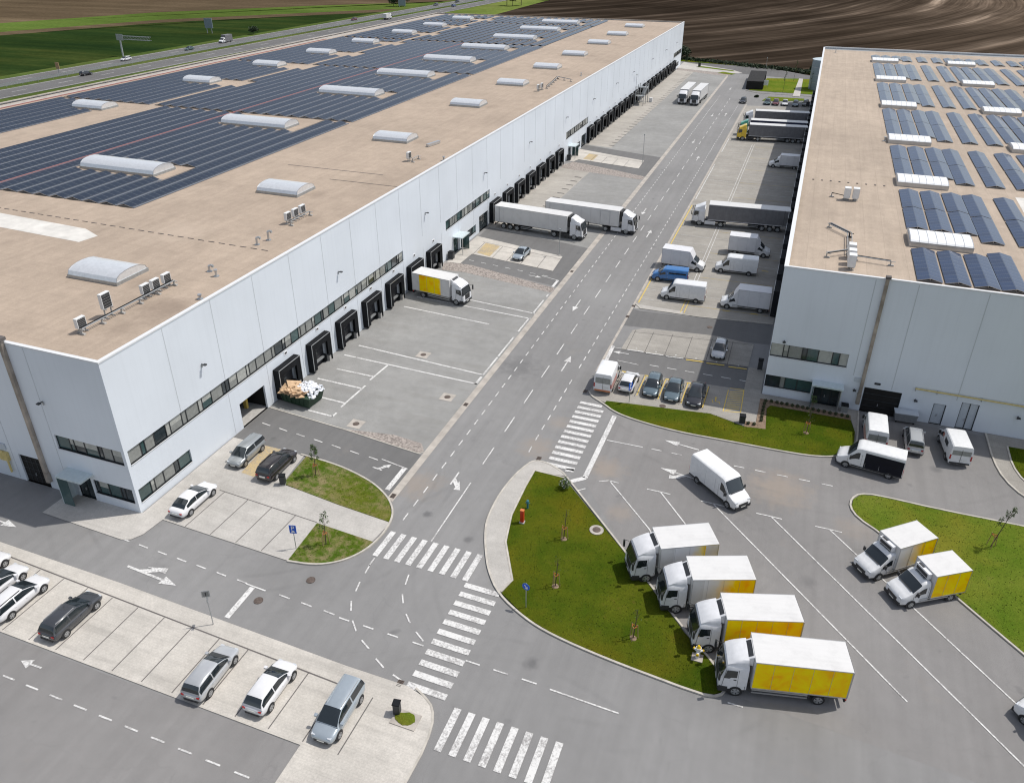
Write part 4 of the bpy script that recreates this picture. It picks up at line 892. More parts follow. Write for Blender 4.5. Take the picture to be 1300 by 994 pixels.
t = MB(); t.box(9.65, 9.98, YR-.3, YR-.02, .9, 15.6, 'pipe'); t.box(9.6, 10.0, YR-.36, YR-.02, 1.0, 2.2, 'pipe'); t.box(9.6, 10.1, YR-.36, YR+.15, 15.5, 15.75, 'joint'); t.build('downpipe', WR)
t = MB(); t.cyl((14.9, YR-.18, 3.9), (60, YR-.18, 3.75), .09, 'gas', 8)
for x in (14.95, 17, 21.1, 25, 29): t.box(x-.03, x+.03, YR-.2, YR-.02, 3.6, 4.0, 'steel')
t.build('gas_pipe', WR)
for y in docks_r: dock(WR, 0, y, -1, False)
for x in (15.2, 24.7): wall_lamp(WR, (x, YR-.05, 2.6), (0, -1, 0))
wall_lamp(WR, (9.2, YR-.05, 2.6), (0, -1, 0)); wall_lamp(WR, (1.3, YR-.05, 7.0), (0, -1, 0))
t = MB(); t.box(11.0, 11.6, YR-.05, YR-.02, 3.5, 3.75, 'frame'); t.box(9.0, 9.8, YR-.1, YR-.02, 3.5, 4.0, 'door_grey'); t.build('wall_vent', WR)
for c in range(6):
    for k, y in enumerate((92.4, 117.2, 143.2, 174.2, 206.4, 237.5)):
        x = 12.5+17.95*c
        if x < 20+ (y-80)*.32+12: skylight(WR, x, x+6.4, y, y+4.4, ZR, 'dome_white', .30, 7, .60, flatend=True)

# ================================================================== SOLAR ARRAYS
def tent(Ln, W=2.34, hr_=.40, gap=None):
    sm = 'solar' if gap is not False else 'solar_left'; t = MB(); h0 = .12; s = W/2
    for a, b in ([(0, Ln)] if not gap else [(0, Ln/2-.12), (Ln/2+.12, Ln)]):
        t.face([(0, a, h0), (s, a, hr_), (s, b, hr_), (0, b, h0)][::-1], sm); t.face([(s, a, hr_), (W, a, h0), (W, b, h0), (s, b, hr_)][::-1], sm)
        t.face([(0, a, h0), (0, b, h0), (s, b, hr_), (s, a, hr_)][::-1], sm) if False else None
        for y in (a, b): t.face([(0, y, h0-.04), (s, y, hr_-.04), (s, y, hr_), (0, y, h0)], 'alu'); t.face([(s, y, hr_-.04), (W, y, h0-.04), (W, y, h0), (s, y, hr_)], 'alu')
        if gap is False: t.box(W+.06, W+.40, a, b, .03, .10, 'tray')  # added strip in the row gap, imitates sky sheen on the far slope
        y = a+.3
        while y < b: t.box(0, W, y-.04, y+.04, .0, h0-.03, 'alu'); t.box(s-.03, s+.03, y-.04, y+.04, .0, hr_-.05, 'alu'); y += 3.15
    return t
TC = {}
def put_tent(x, y0, y1, label, group, gap=True):
    k = (round(y1-y0, 2), gap)
    if k not in TC:
        o = tent(y1-y0, gap=gap).build('solar_array'); TC[k] = o
    else: o = TC[k].copy(); COL.objects.link(o)
    o.location = (x, y0, ZR+.01); return tag(o, label, 'solar array', group)
NT = 0
rows = [(82.1, 91.4), (98.6, 115.0), (122.9, 140.9), (149.3, 172.3), (180.4, 203.3), (217.1-4.2, 234.6), (243.6, 250.3)]
rnm = ['nearest', 'second', 'third', 'fourth', 'fifth', 'sixth', 'farthest']
cols = []
for c in range(6):
    for j, dx in enumerate((0, 2.56, 5.15, 7.55, 11.25, 14.9)): cols.append((12.65+17.95*c+dx, j))
for r_, (y0, y1) in enumerate(rows):
    n = 0
    for x, j in cols:
        xmax = {0: 27, 1: 31, 2: 36, 3: 42, 4: 48, 5: 55, 6: 58}[r_]
        if x > xmax: break
        a, b = y0, y1
        if j >= 3: a -= 2.4 if r_ else 0; b += 1.2 if r_ == 0 else 0
        if r_ == 0 and j >= 4: continue
        n += 1
        put_tent(x, a, b, f"{ORD[n-1]} solar tent from the bare left margin in the {rnm[r_]} block of the right roof", 'tent-shaped solar arrays on the right roof', gap=(True if r_ else None)); NT += 1
# left roof
GL = 'long solar strips on the left roof'
big = [(84.3, 91.3), (115.8, 123.0), (147.6, 154.8), (172.7, 179.9), (198, 205.2), (223.2, 230.4)]
small = [(117.4, 124.6), (148.6, 155.8), (174.4, 181.6), (198.6, 205.8), (223.4, 230.6)]
blocks = [(73.0, 125.0), (126.2, 181.2), (182.6, 235.6)]
bn = ['near', 'middle', 'far']
for b_, (y0, y1) in enumerate(blocks):
    n = 0
    for i in range(25):
        x = -80.7-2.83*i-(1.3 if i >= 16 else 0)
        if x < -149.4: break
        segs = [(y0, y1)]
        if -102.5 < x < -84.5: cut = big
        elif -137.6 < x < -122: cut = small
        else: cut = []
        if abs(x+104.7) < 1.0: continue
        if b_ == 0 and x > -130.4 and x < -122.4: continue
        if b_ and abs(x+123.15) < 1.2: x_off = -.0
        for c0, c1 in cut:
            ns = []
            for a, b in segs:
                if c1 < a or c0 > b: ns.append((a, b)); continue
                if c0-a > 2: ns.append((a, c0))
                if b-c1 > 2: ns.append((c1, b))
            segs = ns
        n += 1
        for q, (a, b) in enumerate(segs):
            where = '' if len(segs) == 1 else [', nearest piece', ', second piece', ', third piece', ', fourth piece'][min(q, 3)]
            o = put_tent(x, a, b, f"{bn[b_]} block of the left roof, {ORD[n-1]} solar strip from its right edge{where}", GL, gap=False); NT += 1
# far rows read as one mass
t = MB()
for y0, y1 in ((237.2, 292.4), (293.8, 315.5)):
    for i in range(25):
        x = -80.7-2.83*i-(1.3 if i >= 16 else 0)
        if x < -149.4: continue
        segs = [(y0, y1)]
        cut = [(248.5, 255.6), (273.7, 280.8), (297.4, 304.5)] if -102.5 < x < -84.5 else [(249.4, 256.4), (273.4, 280.4), (298.6, 305.6)] if -137.6 < x < -123 else []
        for c0, c1 in cut:
            ns = []
            for a, b in segs:
                if c1 < a or c0 > b: ns.append((a, b)); continue
                if c0-a > 2: ns.append((a, c0))
                if b-c1 > 2: ns.append((c1, b))
            segs = ns
        for a, b in segs:
            t.face([(x, a, .12), (x, b, .12), (x+1.17, b, .40), (x+1.17, a, .40)][::-1], 'solar_left'); t.face([(x+1.17, a, .40), (x+1.17, b, .40), (x+2.34, b, .12), (x+2.34, a, .12)][::-1], 'solar_left')
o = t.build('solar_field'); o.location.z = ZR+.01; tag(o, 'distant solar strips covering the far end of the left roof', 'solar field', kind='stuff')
print('solar arrays', NT)

# ================================================================== ROOF EQUIPMENT
def ac_unit(name='air_conditioner', w=.95, d=.38, h=.9, z=.5):
    root = thing(name, 'x', 'air conditioner')
    t = MB(); t.box(-d/2, d/2, -w/2, w/2, z, z+h, 'white_unit'); t.build('housing', root, bevel=.015)
    t = MB(); t.box(d/2, d/2+.02, -w/2+.07, w/2-.07, z+.07, z+h-.07, 'grille')
    for i in range(1, 6): t.box(d/2+.02, d/2+.03, -w/2+.07, w/2-.07, z+h*i/6-.01, z+h*i/6+.01, 'steel')
    t.build('fan_grille', root)
    t = MB()
    for y in (-w/2+.15, w/2-.15): t.box(-.25, .35, y-.04, y+.04, 0, .08, 'steel'); t.box(-.05, .05, y-.04, y+.04, .08, z, 'steel'); t.box(-.25, .35, y-.04, y+.04, z-.06, z, 'steel')
    t.box(-.04, .04, -w/2+.1, w/2-.1, z-.05, z-.01, 'steel')
    t.build('stand', root); return root
def setac(root, p, label, rz=0, group='air conditioners on the roofs'):
    root.location = p; root.rotation_euler.z = rz; tag(root, label, group=group)
a1 = ac_unit(); setac(a1, (-56.55, 44.3, ZR), 'small white air conditioner nearest the front corner of the left roof')
a2 = ac_unit(h=1.45, w=1.05, z=.9); setac(a2, (-56.75, 47.5, ZR), 'tall white air conditioner second from the front corner of the left roof')
for k, (y, l) in enumerate(((52.0, 'first of three small white air conditioners at the end of the pipe run'), (53.3, 'middle one of three small white air conditioners at the end of the pipe run'), (54.8, 'last of three small white air conditioners at the end of the pipe run'))):
    copy_tree(a1, loc=(-56.6, y, ZR), label=l)
for k, (y, l) in enumerate(((74.9, 'nearest of three white air conditioners clustered by the roof skylight'), (76.4, 'middle one of three white air conditioners clustered by the roof skylight'), (77.9, 'farthest of three white air conditioners clustered by the roof skylight'))):
    copy_tree(a1, loc=(-56.4, y, ZR), label=l)
for p, l in (((-56.0, 105.6, ZR), 'white air conditioner alone on the left roof beyond the second small skylight'), ((-56.4, 167.5, ZR), 'nearer air conditioner of the far group on the left roof'), ((-56.2, 169.4, ZR), 'farther air conditioner of the far group on the left roof')): copy_tree(a1, loc=p, label=l)
a3 = ac_unit(w=.9, d=.75, h=1.3, z=.35)
setac(a3, (6.0, 108.1, ZR), 'left one of two white cooling units standing on the right roof'); copy_tree(a3, loc=(7.05, 108.2, ZR), label='right one of two white cooling units standing on the right roof')
for y, l in ((83.1, 'white cooling unit nearest the front edge of the right roof'), (84.6, 'middle white cooling unit by the front edge of the right roof'), (86.4, 'white cooling unit farthest from the front edge in its row on the right roof')): copy_tree(a3, loc=(6.4, y, ZR), label=l)
def pipe_run(name, pts, label, n=2, posts=True, m='steel', z=.55):
    root = thing(name, label, 'roof pipes', (pts[0][0], pts[0][1], ZR), 0, 'pipe runs on the roofs')
    t = MB(); o = Vector((pts[0][0], pts[0][1]))
    for a, b in zip(pts, pts[1:]):
        a = Vector(a)-o; b = Vector(b)-o; d = (b-a).normalized(); nn = Vector((-d.y, d.x))
        for i in range(n): 
            q = nn*(i-(n-1)/2)*.22; t.cyl((*(a+q), z), (*(b+q), z), .05, 'rubber' if i % 2 else m, 6)
    t.build('pipes', root)
    if posts:
        t = MB()
        for a, b in zip(pts, pts[1:]):
            a = Vector(a)-o; b = Vector(b)-o; k = max(2, int((b-a).length/2.2)+1)
            for i in range(k):
                p = a.lerp(b, i/(k-1)); t.box(p.x-.06, p.x+.06, p.y-.06, p.y+.06, 0, z-.05, 'concrete'); t.box(p.x-.2, p.x+.35, p.y-.12, p.y+.12, 0, .12, 'concrete'); t.box(p.x-.1, p.x+.45, p.y-.05, p.y+.05, z-.1, z-.04, 'concrete')
        t.build('supports', root)
    return root
pipe_run('pipe_run', [(-56.2, 43.9), (-56.2, 55.3)], 'dark pipe run on concrete feet linking the air conditioners near the front corner')
pipe_run('pipe_run', [(-55.7, 74.4), (-55.7, 78.4)], 'short pipe run beside the three clustered air conditioners', 1)
pipe_run('pipe_run', [(-55.2, 105.2), (-55.2, 107.2)], 'short pipe run beside the lone air conditioner', 1)
pipe_run('pipe_run', [(-55.6, 171), (-57.2, 184), (-53.2, 181.4)], 'bent silver duct on the far part of the left roof', 2, m='alu')
pipe_run('pipe_run', [(6.3, 87), (6.3, 93.2), (4.1, 96.0)], 'bent cable tray running back from the right roof cooling units', 3)
pipe_run('pipe_run', [(6.2, 87.5), (4.0, 85.7)], 'short tray leading left from the right roof cooling units', 2)
pipe_run('pipe_run', [(6.8, 85.9), (10.3, 85.5)], 'low tray leading right from the right roof cooling units', 2)
pipe_run('pipe_run', [(5.7, 108.1), (4.2, 108.9)], 'black hose leading left from the pair of cooling units', 1, m='rubber')
def vent(p, label, h=.8, bend=True):
    t = MB(); t.cyl((0, 0, 0), (0, 0, h), .12, 'alu', 10); t.cyl((0, 0, 0), (0, 0, .06), .3, 'steel', 12)
    if bend: t.cyl((0, 0, h), (.35, .1, h+.12), .12, 'alu', 10); t.cyl((.35, .1, h+.12), (.42, .12, h-.1), .14, 'steel', 10)
    else: t.cyl((0, 0, h), (0, 0, h+.15), .2, 'alu', 10)
    tag(t.build('roof_vent', loc=p), label, 'roof vent', 'roof vents')
vent((-55.5, 67.6, ZR), 'bent silver roof vent, the nearer of the pair by the left roof edge'); vent((-55.2, 69.3, ZR), 'bent silver roof vent, the farther of the pair by the left roof edge', 1.0)
vent((-55.3, 59.4, ZR), 'silver roof vent above the loading bays, left one of two', .6); vent((-53.8, 58.6, ZR), 'thin silver roof vent above the loading bays, right one of two', .6, False)
vent((-51.6, 53.5, ZR), 'small roof vent right at the roof edge above the garage', .35, False); vent((-51.2, 107.7, ZR), 'small roof vent at the roof edge beyond the lone air conditioner', .5, False)
vent((-53.2, 190, ZR), 'dark little vent near the far duct on the left roof', .6, False); vent((3.4, 254, ZR), 'tiny vent at the far end of the right roof', .8, False); vent((12.0, 144.5, ZR), 'small vent left of a skylight on the right roof', .6, False)
t = MB(); t.box(-.25, .25, -1.6, 1.6, .05, .45, 'alu'); tag(t.build('roof_duct', loc=(-56.9, 116, ZR), rz=R(-12)), 'short pale duct box lying on the left roof', 'roof duct')

# ================================================================== VEHICLES
def wheel(parent, x, y, r=.33, w=.22, side=1, rim='rim', double=False):
    t = MB(); yo = y+side*w/2; yi = y-side*w/2*(3.2 if double else 1)
    t.cyl((x, yi, r), (x, yo, r), r, 'tyre', 20); o = t.build('wheel', parent, smooth=True, angle=40)
    t = MB(); t.cyl((x, yo-side*.01, r), (x, yo+side*.012, r), r*.66, rim, 16); t.cyl((x, yo, r), (x, yo+side*.03, r), r*.2, rim, 8)
    for k in range(5):
        a = 2*pi*k/5+.3; a2 = a+.62
        p = [(x+cos(q)*rr, yo+side*.014, r+sin(q)*rr) for q, rr in ((a+.18, r*.25), (a+.1, r*.6), (a2-.1, r*.6), (a2-.18, r*.25))]
        t.face(p if side < 0 else p[::-1], 'plastic')
    t.build('rim', o); return o
def lerp(a, b, t): return a+(b-a)*t
def quad_in(q, i=.06, off=.012, inv=False):
    # inset a quad towards its centre and lift it off the surface
    c = sum((Vector(p) for p in q), Vector())/len(q); n = (Vector(q[1])-Vector(q[0])).cross(Vector(q[2])-Vector(q[0])).normalized()
    if inv: n = -n
    return [tuple(Vector(p)+(c-Vector(p))*i+n*off) for p in q]
def glassq(parent, name, q, out, m='glass', i=.07):
    c = sum((Vector(p) for p in q), Vector())/len(q); n = (Vector(q[1])-Vector(q[0])).cross(Vector(q[2])-Vector(q[0]))
    if n.dot(Vector(out)) < 0: q = q[::-1]
    t = MB(); t.face(quad_in(q, i), m); return t.build(name, parent)
def patch(parent, name, rings, a0, a1, b0, b1, m, na=4, nb=6, off=.012, ctr=None):
    # a piece of the lofted surface itself, lifted off by a hair: a along the rings, b round them
    def S(a, b):
        i = min(int(a), len(rings)-2); j = int(b); n = len(rings[0]); fa = a-i; fb = b-j
        p = [Vector(rings[i+u][(j+v) % n]) for u in (0, 1) for v in (0, 1)]
        return p[0].lerp(p[1], fb).lerp(p[2].lerp(p[3], fb), fa)
    A = sorted(set([a0+(a1-a0)*k/na for k in range(na+1)]+[float(k) for k in range(math.ceil(a0), math.floor(a1)+1)]))
    B = sorted(set([b0+(b1-b0)*k/nb for k in range(nb+1)]+[float(k) for k in range(math.ceil(b0), math.floor(b1)+1)]))
    P = [[S(a, b) for b in B] for a in A]; c = Vector((0, 0, .9))
    t = MB(); pts = []
    for i, r in enumerate(P):
        for j, p in enumerate(r):
            i0, i1 = max(i-1, 0), min(i+1, len(P)-1); j0, j1 = max(j-1, 0), min(j+1, len(r)-1)
            n = (P[i1][j]-P[i0][j]).cross(P[i][j1]-P[i][j0])
            n = n.normalized() if n.length > 1e-7 else Vector((0, 0, 1))
            out = Vector((0, p.y, p.z-.6)) if abs(n.x) < .5 else Vector((p.x-(ctr or 0), p.y*.2, .5))
            if n.dot(out) < 0: n = -n
            pts.append(p+n*off)
    nb_ = len(B); F = []
    for i in range(len(A)-1):
        for j in range(nb_-1):
            q = (i*nb_+j, i*nb_+j+1, (i+1)*nb_+j+1, (i+1)*nb_+j)
            F.append(q)
    t.idx(pts, F, m); return t.build(name, parent, smooth=True, angle=60)
def make_car(name, style, paint, Ln, W, H, label, cat='car', rails=False):
    root = thing(name, label, cat); h = Ln/2; w = W/2
    belt = .92 if style != 'sedan' else .90
    if style in ('suv', 'mpv'): belt = .99
    rear = {'sedan': .93}.get(style, belt)
    S = [(-h, .74, .46, .62), (-h+.05, .86, .34, rear-.14), (-h+.20, .95, .25, rear-.02), (-h*.68, 1, .22, rear+.03), (-h*.3, 1, .20, belt), (0, 1, .20, belt), (h*.3, 1, .20, belt-.01), (h*.46, .99, .20, belt-.02),
         (h*.62, .985, .21, belt-.10), (h*.8, .96, .22, belt-.17), (h-.17, .88, .24, belt-.25), (h-.05, .78, .30, belt-.36), (h, .66, .40, belt-.46)]
    rings = []
    for x, f, b, s in S:
        k = w*f; half = [(k*.80, b), (k*.96, b+.10), (k, lerp(b, s, .5)), (k*.985, lerp(b, s, .8)), (k*.90, s-.01), (k*.70, s+.025), (k*.3, s+.045)]
        rings.append([(x, y, z) for y, z in half]+[(x, -y, z) for y, z in half[::-1]])
    t = MB(); t.loft(rings, paint)
    # cabin
    gl = {'sedan': (.56, .02, -.40, -.84), 'hatch': (.56, .05, -.72, -.95), 'wagon': (.55, .04, -.80, -.96), 'suv': (.57, .08, -.80, -.96), 'mpv': (.62, .22, -.88, -.975)}[style]
    xw, xt, xr, xb = [g*h for g in gl]; yb = w*.92; yt = w*.69; zb = belt-.02
    cab = []
    for x, u in ((xw, .0), (lerp(xw, xt, .5), .56), (xt, .97), (lerp(xt, xr, .5), 1.0), (xr, .96), (lerp(xr, xb, .6), .52), (xb, .02)):
        zt = zb+(H-zb)*u; k = u**.8
        y1 = lerp(yb*.93, yt, k)
        cab.append([(x, yb*.98, zb-.02), (x, lerp(yb*.97, y1, .5), lerp(zb, zt, .5)), (x, y1, zt-.06*u), (x, y1-.10, zt), (x, y1*.4, zt+.025*u)]+[(x, -y1*.4, zt+.025*u), (x, -y1+.10, zt), (x, -y1, zt-.06*u), (x, -lerp(yb*.97, y1, .5), lerp(zb, zt, .5)), (x, -yb*.98, zb-.02)])
    bo = t.build('body', root, smooth=True, angle=60); sub = bo.modifiers.new('sub', 'SUBSURF'); sub.levels = sub.render_levels = 1
    t = MB(); t.loft(cab, paint); t.build('roof', root, smooth=True, angle=50)
    patch(root, 'windshield', cab, .06, 1.92, 2.2, 6.8, 'glass'); patch(root, 'rear_window', cab, 4.22, 5.72, 2.5, 6.5, 'glass')
    for s in (1, -1):
        for a0, a1 in ((.55, 2.78), (2.88, 5.0)):
            b0, b1 = (.30, 1.86) if s > 0 else (7.14, 8.70)
            patch(root, 'side_window', cab, a0, a1, b0, b1, 'glass', na=5, nb=4)
        xm = lerp(xt, xr, .36)
        mm = MB(); mm.box(xw-.42, xw-.22, *sorted((s*(w*.93), s*(w+.17))), belt-.02, belt+.14, paint); mm.build('wing_mirror', root, bevel=.02)
        mm = MB(); q = [(h-.34, s*w*.62, belt-.30), (h-.18, s*w*.90, belt-.27), (h-.52, s*w*.965, belt-.15), (h-.60, s*w*.80, belt-.10)]
        mm.box(h-.38, h-.10, *sorted((s*w*.48, s*w*.78)), belt-.38, belt-.245, 'lamp'); mm.build('headlight', root, bevel=.03)
        mm = MB(); mm.box(-h+.015, -h+.17, *sorted((s*w*.55, s*w*.80)), rear-.27, rear-.13, 'red'); mm.build('tail_light', root, bevel=.02)
        if rails: mm = MB(); mm.obox((xt-.15, s*(yt-.06), H+.03), (xr+.15, s*(yt-.06), H+.02), .04, .05, 'alu' if rails == 1 else 'plastic'); mm.build('roof_rail', root)
        mm = MB(); mm.obox((xm-.4, s*(w+.002), belt-.16), (xm-.22, s*(w+.002), belt-.16), .03, .03, paint); mm.obox((xm+.62, s*(w+.002), belt-.16), (xm+.8, s*(w+.002), belt-.16), .03, .03, paint); mm.build('door_handle', root)
        for x in (h*.63, -h*.60):
            a = MB(); a.cyl((x, s*w*.80, .33), (x, s*(w*.992), .33), .385, 'plastic', 20); a.build('wheel_arch', root); wheel(root, x, s*(w-.095), .325, .21, s)
    t = MB(); t.box(-h-.005, -h+.08, -.30, .30, rear-.36, rear-.22, 'plate'); t.build('number_plate', root)
    t = MB(); t.box(-h-.01, -h+.12, -w*.62, w*.62, .30, .46, 'plastic'); t.box(h-.12, h+.01, -w*.55, w*.55, .30, .50, 'plastic'); t.box(h-.02, h+.018, -.26, .26, .40, .50, 'plate'); t.build('bumper', root)
    return root
def place(o, x, y, deg, label=None, group=None): 
    o.location = (x, y, PZ(x, y)); o.rotation_euler.z = R(deg); tag(o, label, group=group); return o
def PZ(x, y):
    if y < 31 and x < -17: return .055
    if -50 < x < -34 and 39 < y < 53: return .055
    if -50 < x < -33 and 104 < y < 117: return .055
    if -18 < x < -2 and 72 < y < 93: return .055
    return .012
GP = 'cars parked in the bays along the cross street'
c = make_car('estate_car', 'wagon', 'car_white', 4.75, 1.83, 1.49, 'white estate car third from the left edge in the lower parking row', rails=2); place(c, -51.3, 28.25, 91, group=GP)
c2 = make_car('sedan', 'sedan', 'car_white', 4.8, 1.83, 1.46, 'white saloon car second from the left edge in the lower parking row'); place(c2, -53.95, 28.6, 91, group=GP)
c1 = copy_tree(c2, loc=(-56.6, 29.2, .055), label='white saloon car cut off at the left edge of the lower parking row')
c4 = make_car('estate_car', 'wagon', 'darkgrey', 4.7, 1.83, 1.5, 'dark grey estate car parked alone between the white cars and empty bays', rails=1); place(c4, -46.0, 28.35, 91, group=GP)
c5 = make_car('estate_car', 'wagon', 'silver', 4.6, 1.80, 1.52, 'silver hatchback in the lower parking row beside the street sign'); place(c5, -32.7, 27.8, 93, group=GP)
c6 = make_car('hatchback', 'hatch', 'car_white', 4.35, 1.80, 1.48, 'white hatchback at the bottom of the lower parking row between silver cars'); place(c6, -28.1, 28.25, 91, group=GP)
c7 = make_car('people_carrier', 'mpv', 'paleblue', 4.55, 1.83, 1.62, 'pale blue people carrier nose-down in the last bay of the lower parking row', rails=1); place(c7, -22.75, 28.2, 271, group=GP)
c8 = make_car('sedan', 'sedan', 'car_white', 4.85, 1.84, 1.45, 'white saloon car parked right beside the front corner of the left warehouse'); place(c8, -46.75, 42.7, 90)
c9 = make_car('hatchback', 'mpv', 'silver_dark', 4.4, 1.80, 1.55, 'silver hatchback facing the camera beside the warehouse wall and garage'); place(c9, -46.75, 50.35, 271)
c10 = make_car('sport_utility_car', 'suv', 'brownblack', 4.8, 1.88, 1.60, 'dark brown sport utility car beside the yellow bay and lawn', rails=2); place(c10, -42.75, 49.75, 91)
c11 = make_car('sedan', 'sedan', 'paleblue', 4.5, 1.78, 1.45, 'pale blue saloon car in the bays between the two groups of docks'); place(c11, -39.6, 110.6, 268)
GB = 'cars parked in the yellow bays by the right warehouse'
c = make_car('hatchback', 'hatch', 'car_white', 4.3, 1.78, 1.5, 'white hatchback seen from behind beside the striped white van'); place(c, -14.5, 77.1, 90, group=GB)
c = make_car('hatchback', 'hatch', 'bluegrey', 4.25, 1.77, 1.5, 'blue-grey hatchback facing the camera, left of the two other dark cars'); place(c, -11.75, 77.2, 271, group=GB)
c = make_car('sedan', 'sedan', 'bluegrey', 4.65, 1.8, 1.45, 'slate blue saloon car between the blue-grey hatchback and the black car'); place(c, -9.35, 77.2, 271, group=GB)
c = make_car('sedan', 'sedan', 'blackpaint', 4.75, 1.83, 1.45, 'black saloon car next to the wheelchair bay'); place(c, -6.85, 77.0, 271, group=GB)
c = make_car('hatchback', 'hatch', 'silver', 4.05, 1.72, 1.5, 'small silver hatchback alone in the bays of the upper row, half in shade'); place(c, -5.8, 88.6, 270)
c = make_car('people_carrier', 'mpv', 'silver', 4.45, 1.8, 1.75, 'silver people carrier with roof rails in front of the right warehouse', rails=1); place(c, 15.15, 75.7, 89)
tag(c, group=None)
GF = 'small cars parked at the far end of the right lot'
for k, (x, y, pnt, st, l) in enumerate(((-20.0, 252.6, 'blackpaint', 'hatch', 'black hatchback apart from the others near the main road'), (-13.0, 253, 'greenish', 'hatch', 'dark green hatchback in the far parking row'), (-10.6, 253, 'redpaint', 'hatch', 'dark red hatchback in the far parking row'), (-8.0, 253.3, 'car_white', 'sedan', 'white saloon car in the far parking row'), (-5.0, 253, 'bluegrey', 'hatch', 'blue-grey hatchback in the far parking row'), (-2.2, 254.5, 'blackpaint', 'wagon', 'black estate car half hidden by the right warehouse in the far row'))):
    c = make_car('parked_car', st, pnt, 4.3, 1.8, 1.5, l); place(c, x, y, 270, group=GF)
GM = 'vehicles driving on the motorway'
for x, y, pnt, st, d, l in ((-260.3, 257, 'car_white', 'suv', 268, 'white car under the sign gantry on the motorway'), (-246.7, 223.8, 'blackpaint', 'suv', 88, 'black car nearest on the motorway'), (-257.7, 290.8, 'greenish', 'sedan', 268, 'dark car on the far carriageway in front of the lorry'),
                      (-255.5, 425.8, 'redpaint', 'hatch', 268, 'red car on the far carriageway'), (-253.5, 531, 'darkgrey', 'wagon', 268, 'grey car far off on the far carriageway'), (-238.5, 527.6, 'bluecar', 'suv', 88, 'blue car far off on the near carriageway'), (-250.5, 560, 'blackpaint', 'hatch', 268, 'tiny black car farthest away on the motorway')):
    c = make_car('driving_car', st, pnt, 4.7, 1.9, 1.6, l); c.location = (x, y, -.35); c.rotation_euler.z = R(d); tag(c, group=GM)

# ---- vans
def vring(x, b, zt, w, top=.86, r=.10):
    # closed ring for a van body, top follows zt
    m = lerp(b, zt, .5); f = min(1., max(.0, (zt-1.0)/1.0))
    return [(x, w*.90, b), (x, w, b+.12), (x, w, min(m, 1.0)), (x, w*lerp(.985, .97, f), zt-lerp(.10, .35, f)), (x, w*lerp(.93, top+.04, f), zt-lerp(.03, .08, f)), (x, w*lerp(.80, top-.06, f), zt), (x, w*.3, zt+.02)] + \
           [(x, -w*.3, zt+.02), (x, -w*lerp(.80, top-.06, f), zt), (x, -w*lerp(.93, top+.04, f), zt-lerp(.03, .08, f)), (x, -w*lerp(.985, .97, f), zt-lerp(.10, .35, f)), (x, -w, min(m, 1.0)), (x, -w, b+.12), (x, -w*.90, b)]
def van_front(t, root, h, w, H, paint, x0, cabH=None, mirror='plastic'):
    # body rings from x0 to the nose; returns nothing, adds the glass and lamps
    cH = cabH or H; zw = 1.38
    R_ = [vring(x0, .32, cH, w), vring(h-2.05, .30, cH, w), vring(h-1.85, .30, cH-.05, w*.99), vring(h-1.68, .30, cH-.16, w*.985), vring(h-.98, .30, zw, w*.98), vring(h-.50, .30, 1.17, w*.97), vring(h-.18, .30, 1.02, w*.90), vring(h-.04, .34, .82, w*.80), vring(h, .42, .66, w*.70)]
    t.loft(R_, paint)
    yT = w*.80; yB = w*.90
    patch(root, 'windshield', R_, 3.06, 3.95, 4.25, 8.75, 'glass', off=.015)
    for s in (1, -1):
        b0, b1 = (2.28, 2.90) if s > 0 else (10.10, 10.72)
        patch(root, 'side_window', R_, 1.0, 3.72, b0, b1, 'glass', na=6, nb=3, off=.012)
        m = MB(); m.box(h-1.32, h-1.20, *sorted((s*(w+.02), s*(w+.24))), 1.20, 1.58, mirror); m.build('wing_mirror', root, bevel=.03)
        m = MB(); m.box(h-.42, h-.09, *sorted((s*w*.52, s*w*.86)), .80, 1.0, 'lamp'); m.build('headlight', root, bevel=.04)
        m = MB(); m.obox((h-1.05, s*(w+.003), .40), (h-1.05, s*(w+.003), 1.2), .015, .015, 'plastic'); m.obox((h-2.25, s*(w+.003), .40), (h-2.25, s*(w-.02), 1.9), .015, .015, 'plastic'); m.build('door_gap', root)
    m = MB(); m.box(h-.30, h+.02, -w*.84, w*.84, .28, .58, 'plastic'); m.box(h-.12, h+.012, -w*.50, w*.50, .60, .80, 'plastic'); m.box(h+.01, h+.03, -.26, .26, .42, .52, 'plate'); m.build('bumper', root)
    m = MB(); m.obox((h-.98, -w*.7, zw+.05), (h-.98, w*.7, zw+.05), .09, .03, 'plastic'); m.build('wiper_tray', root)
def van_wheels(root, h, w, x1=None, x2=None, double=False, r=.35):
    for s in (1, -1):
        for x in (x1 if x1 is not None else h-.95, x2 if x2 is not None else -h+1.15):
            a = MB(); a.cyl((x, s*w*.8, r), (x, s*(w+.001), r), r+.06, 'plastic', 20); a.build('wheel_arch', root); wheel(root, x, s*(w-.10), r, .22, s, 'rim' if not double else 'steel')
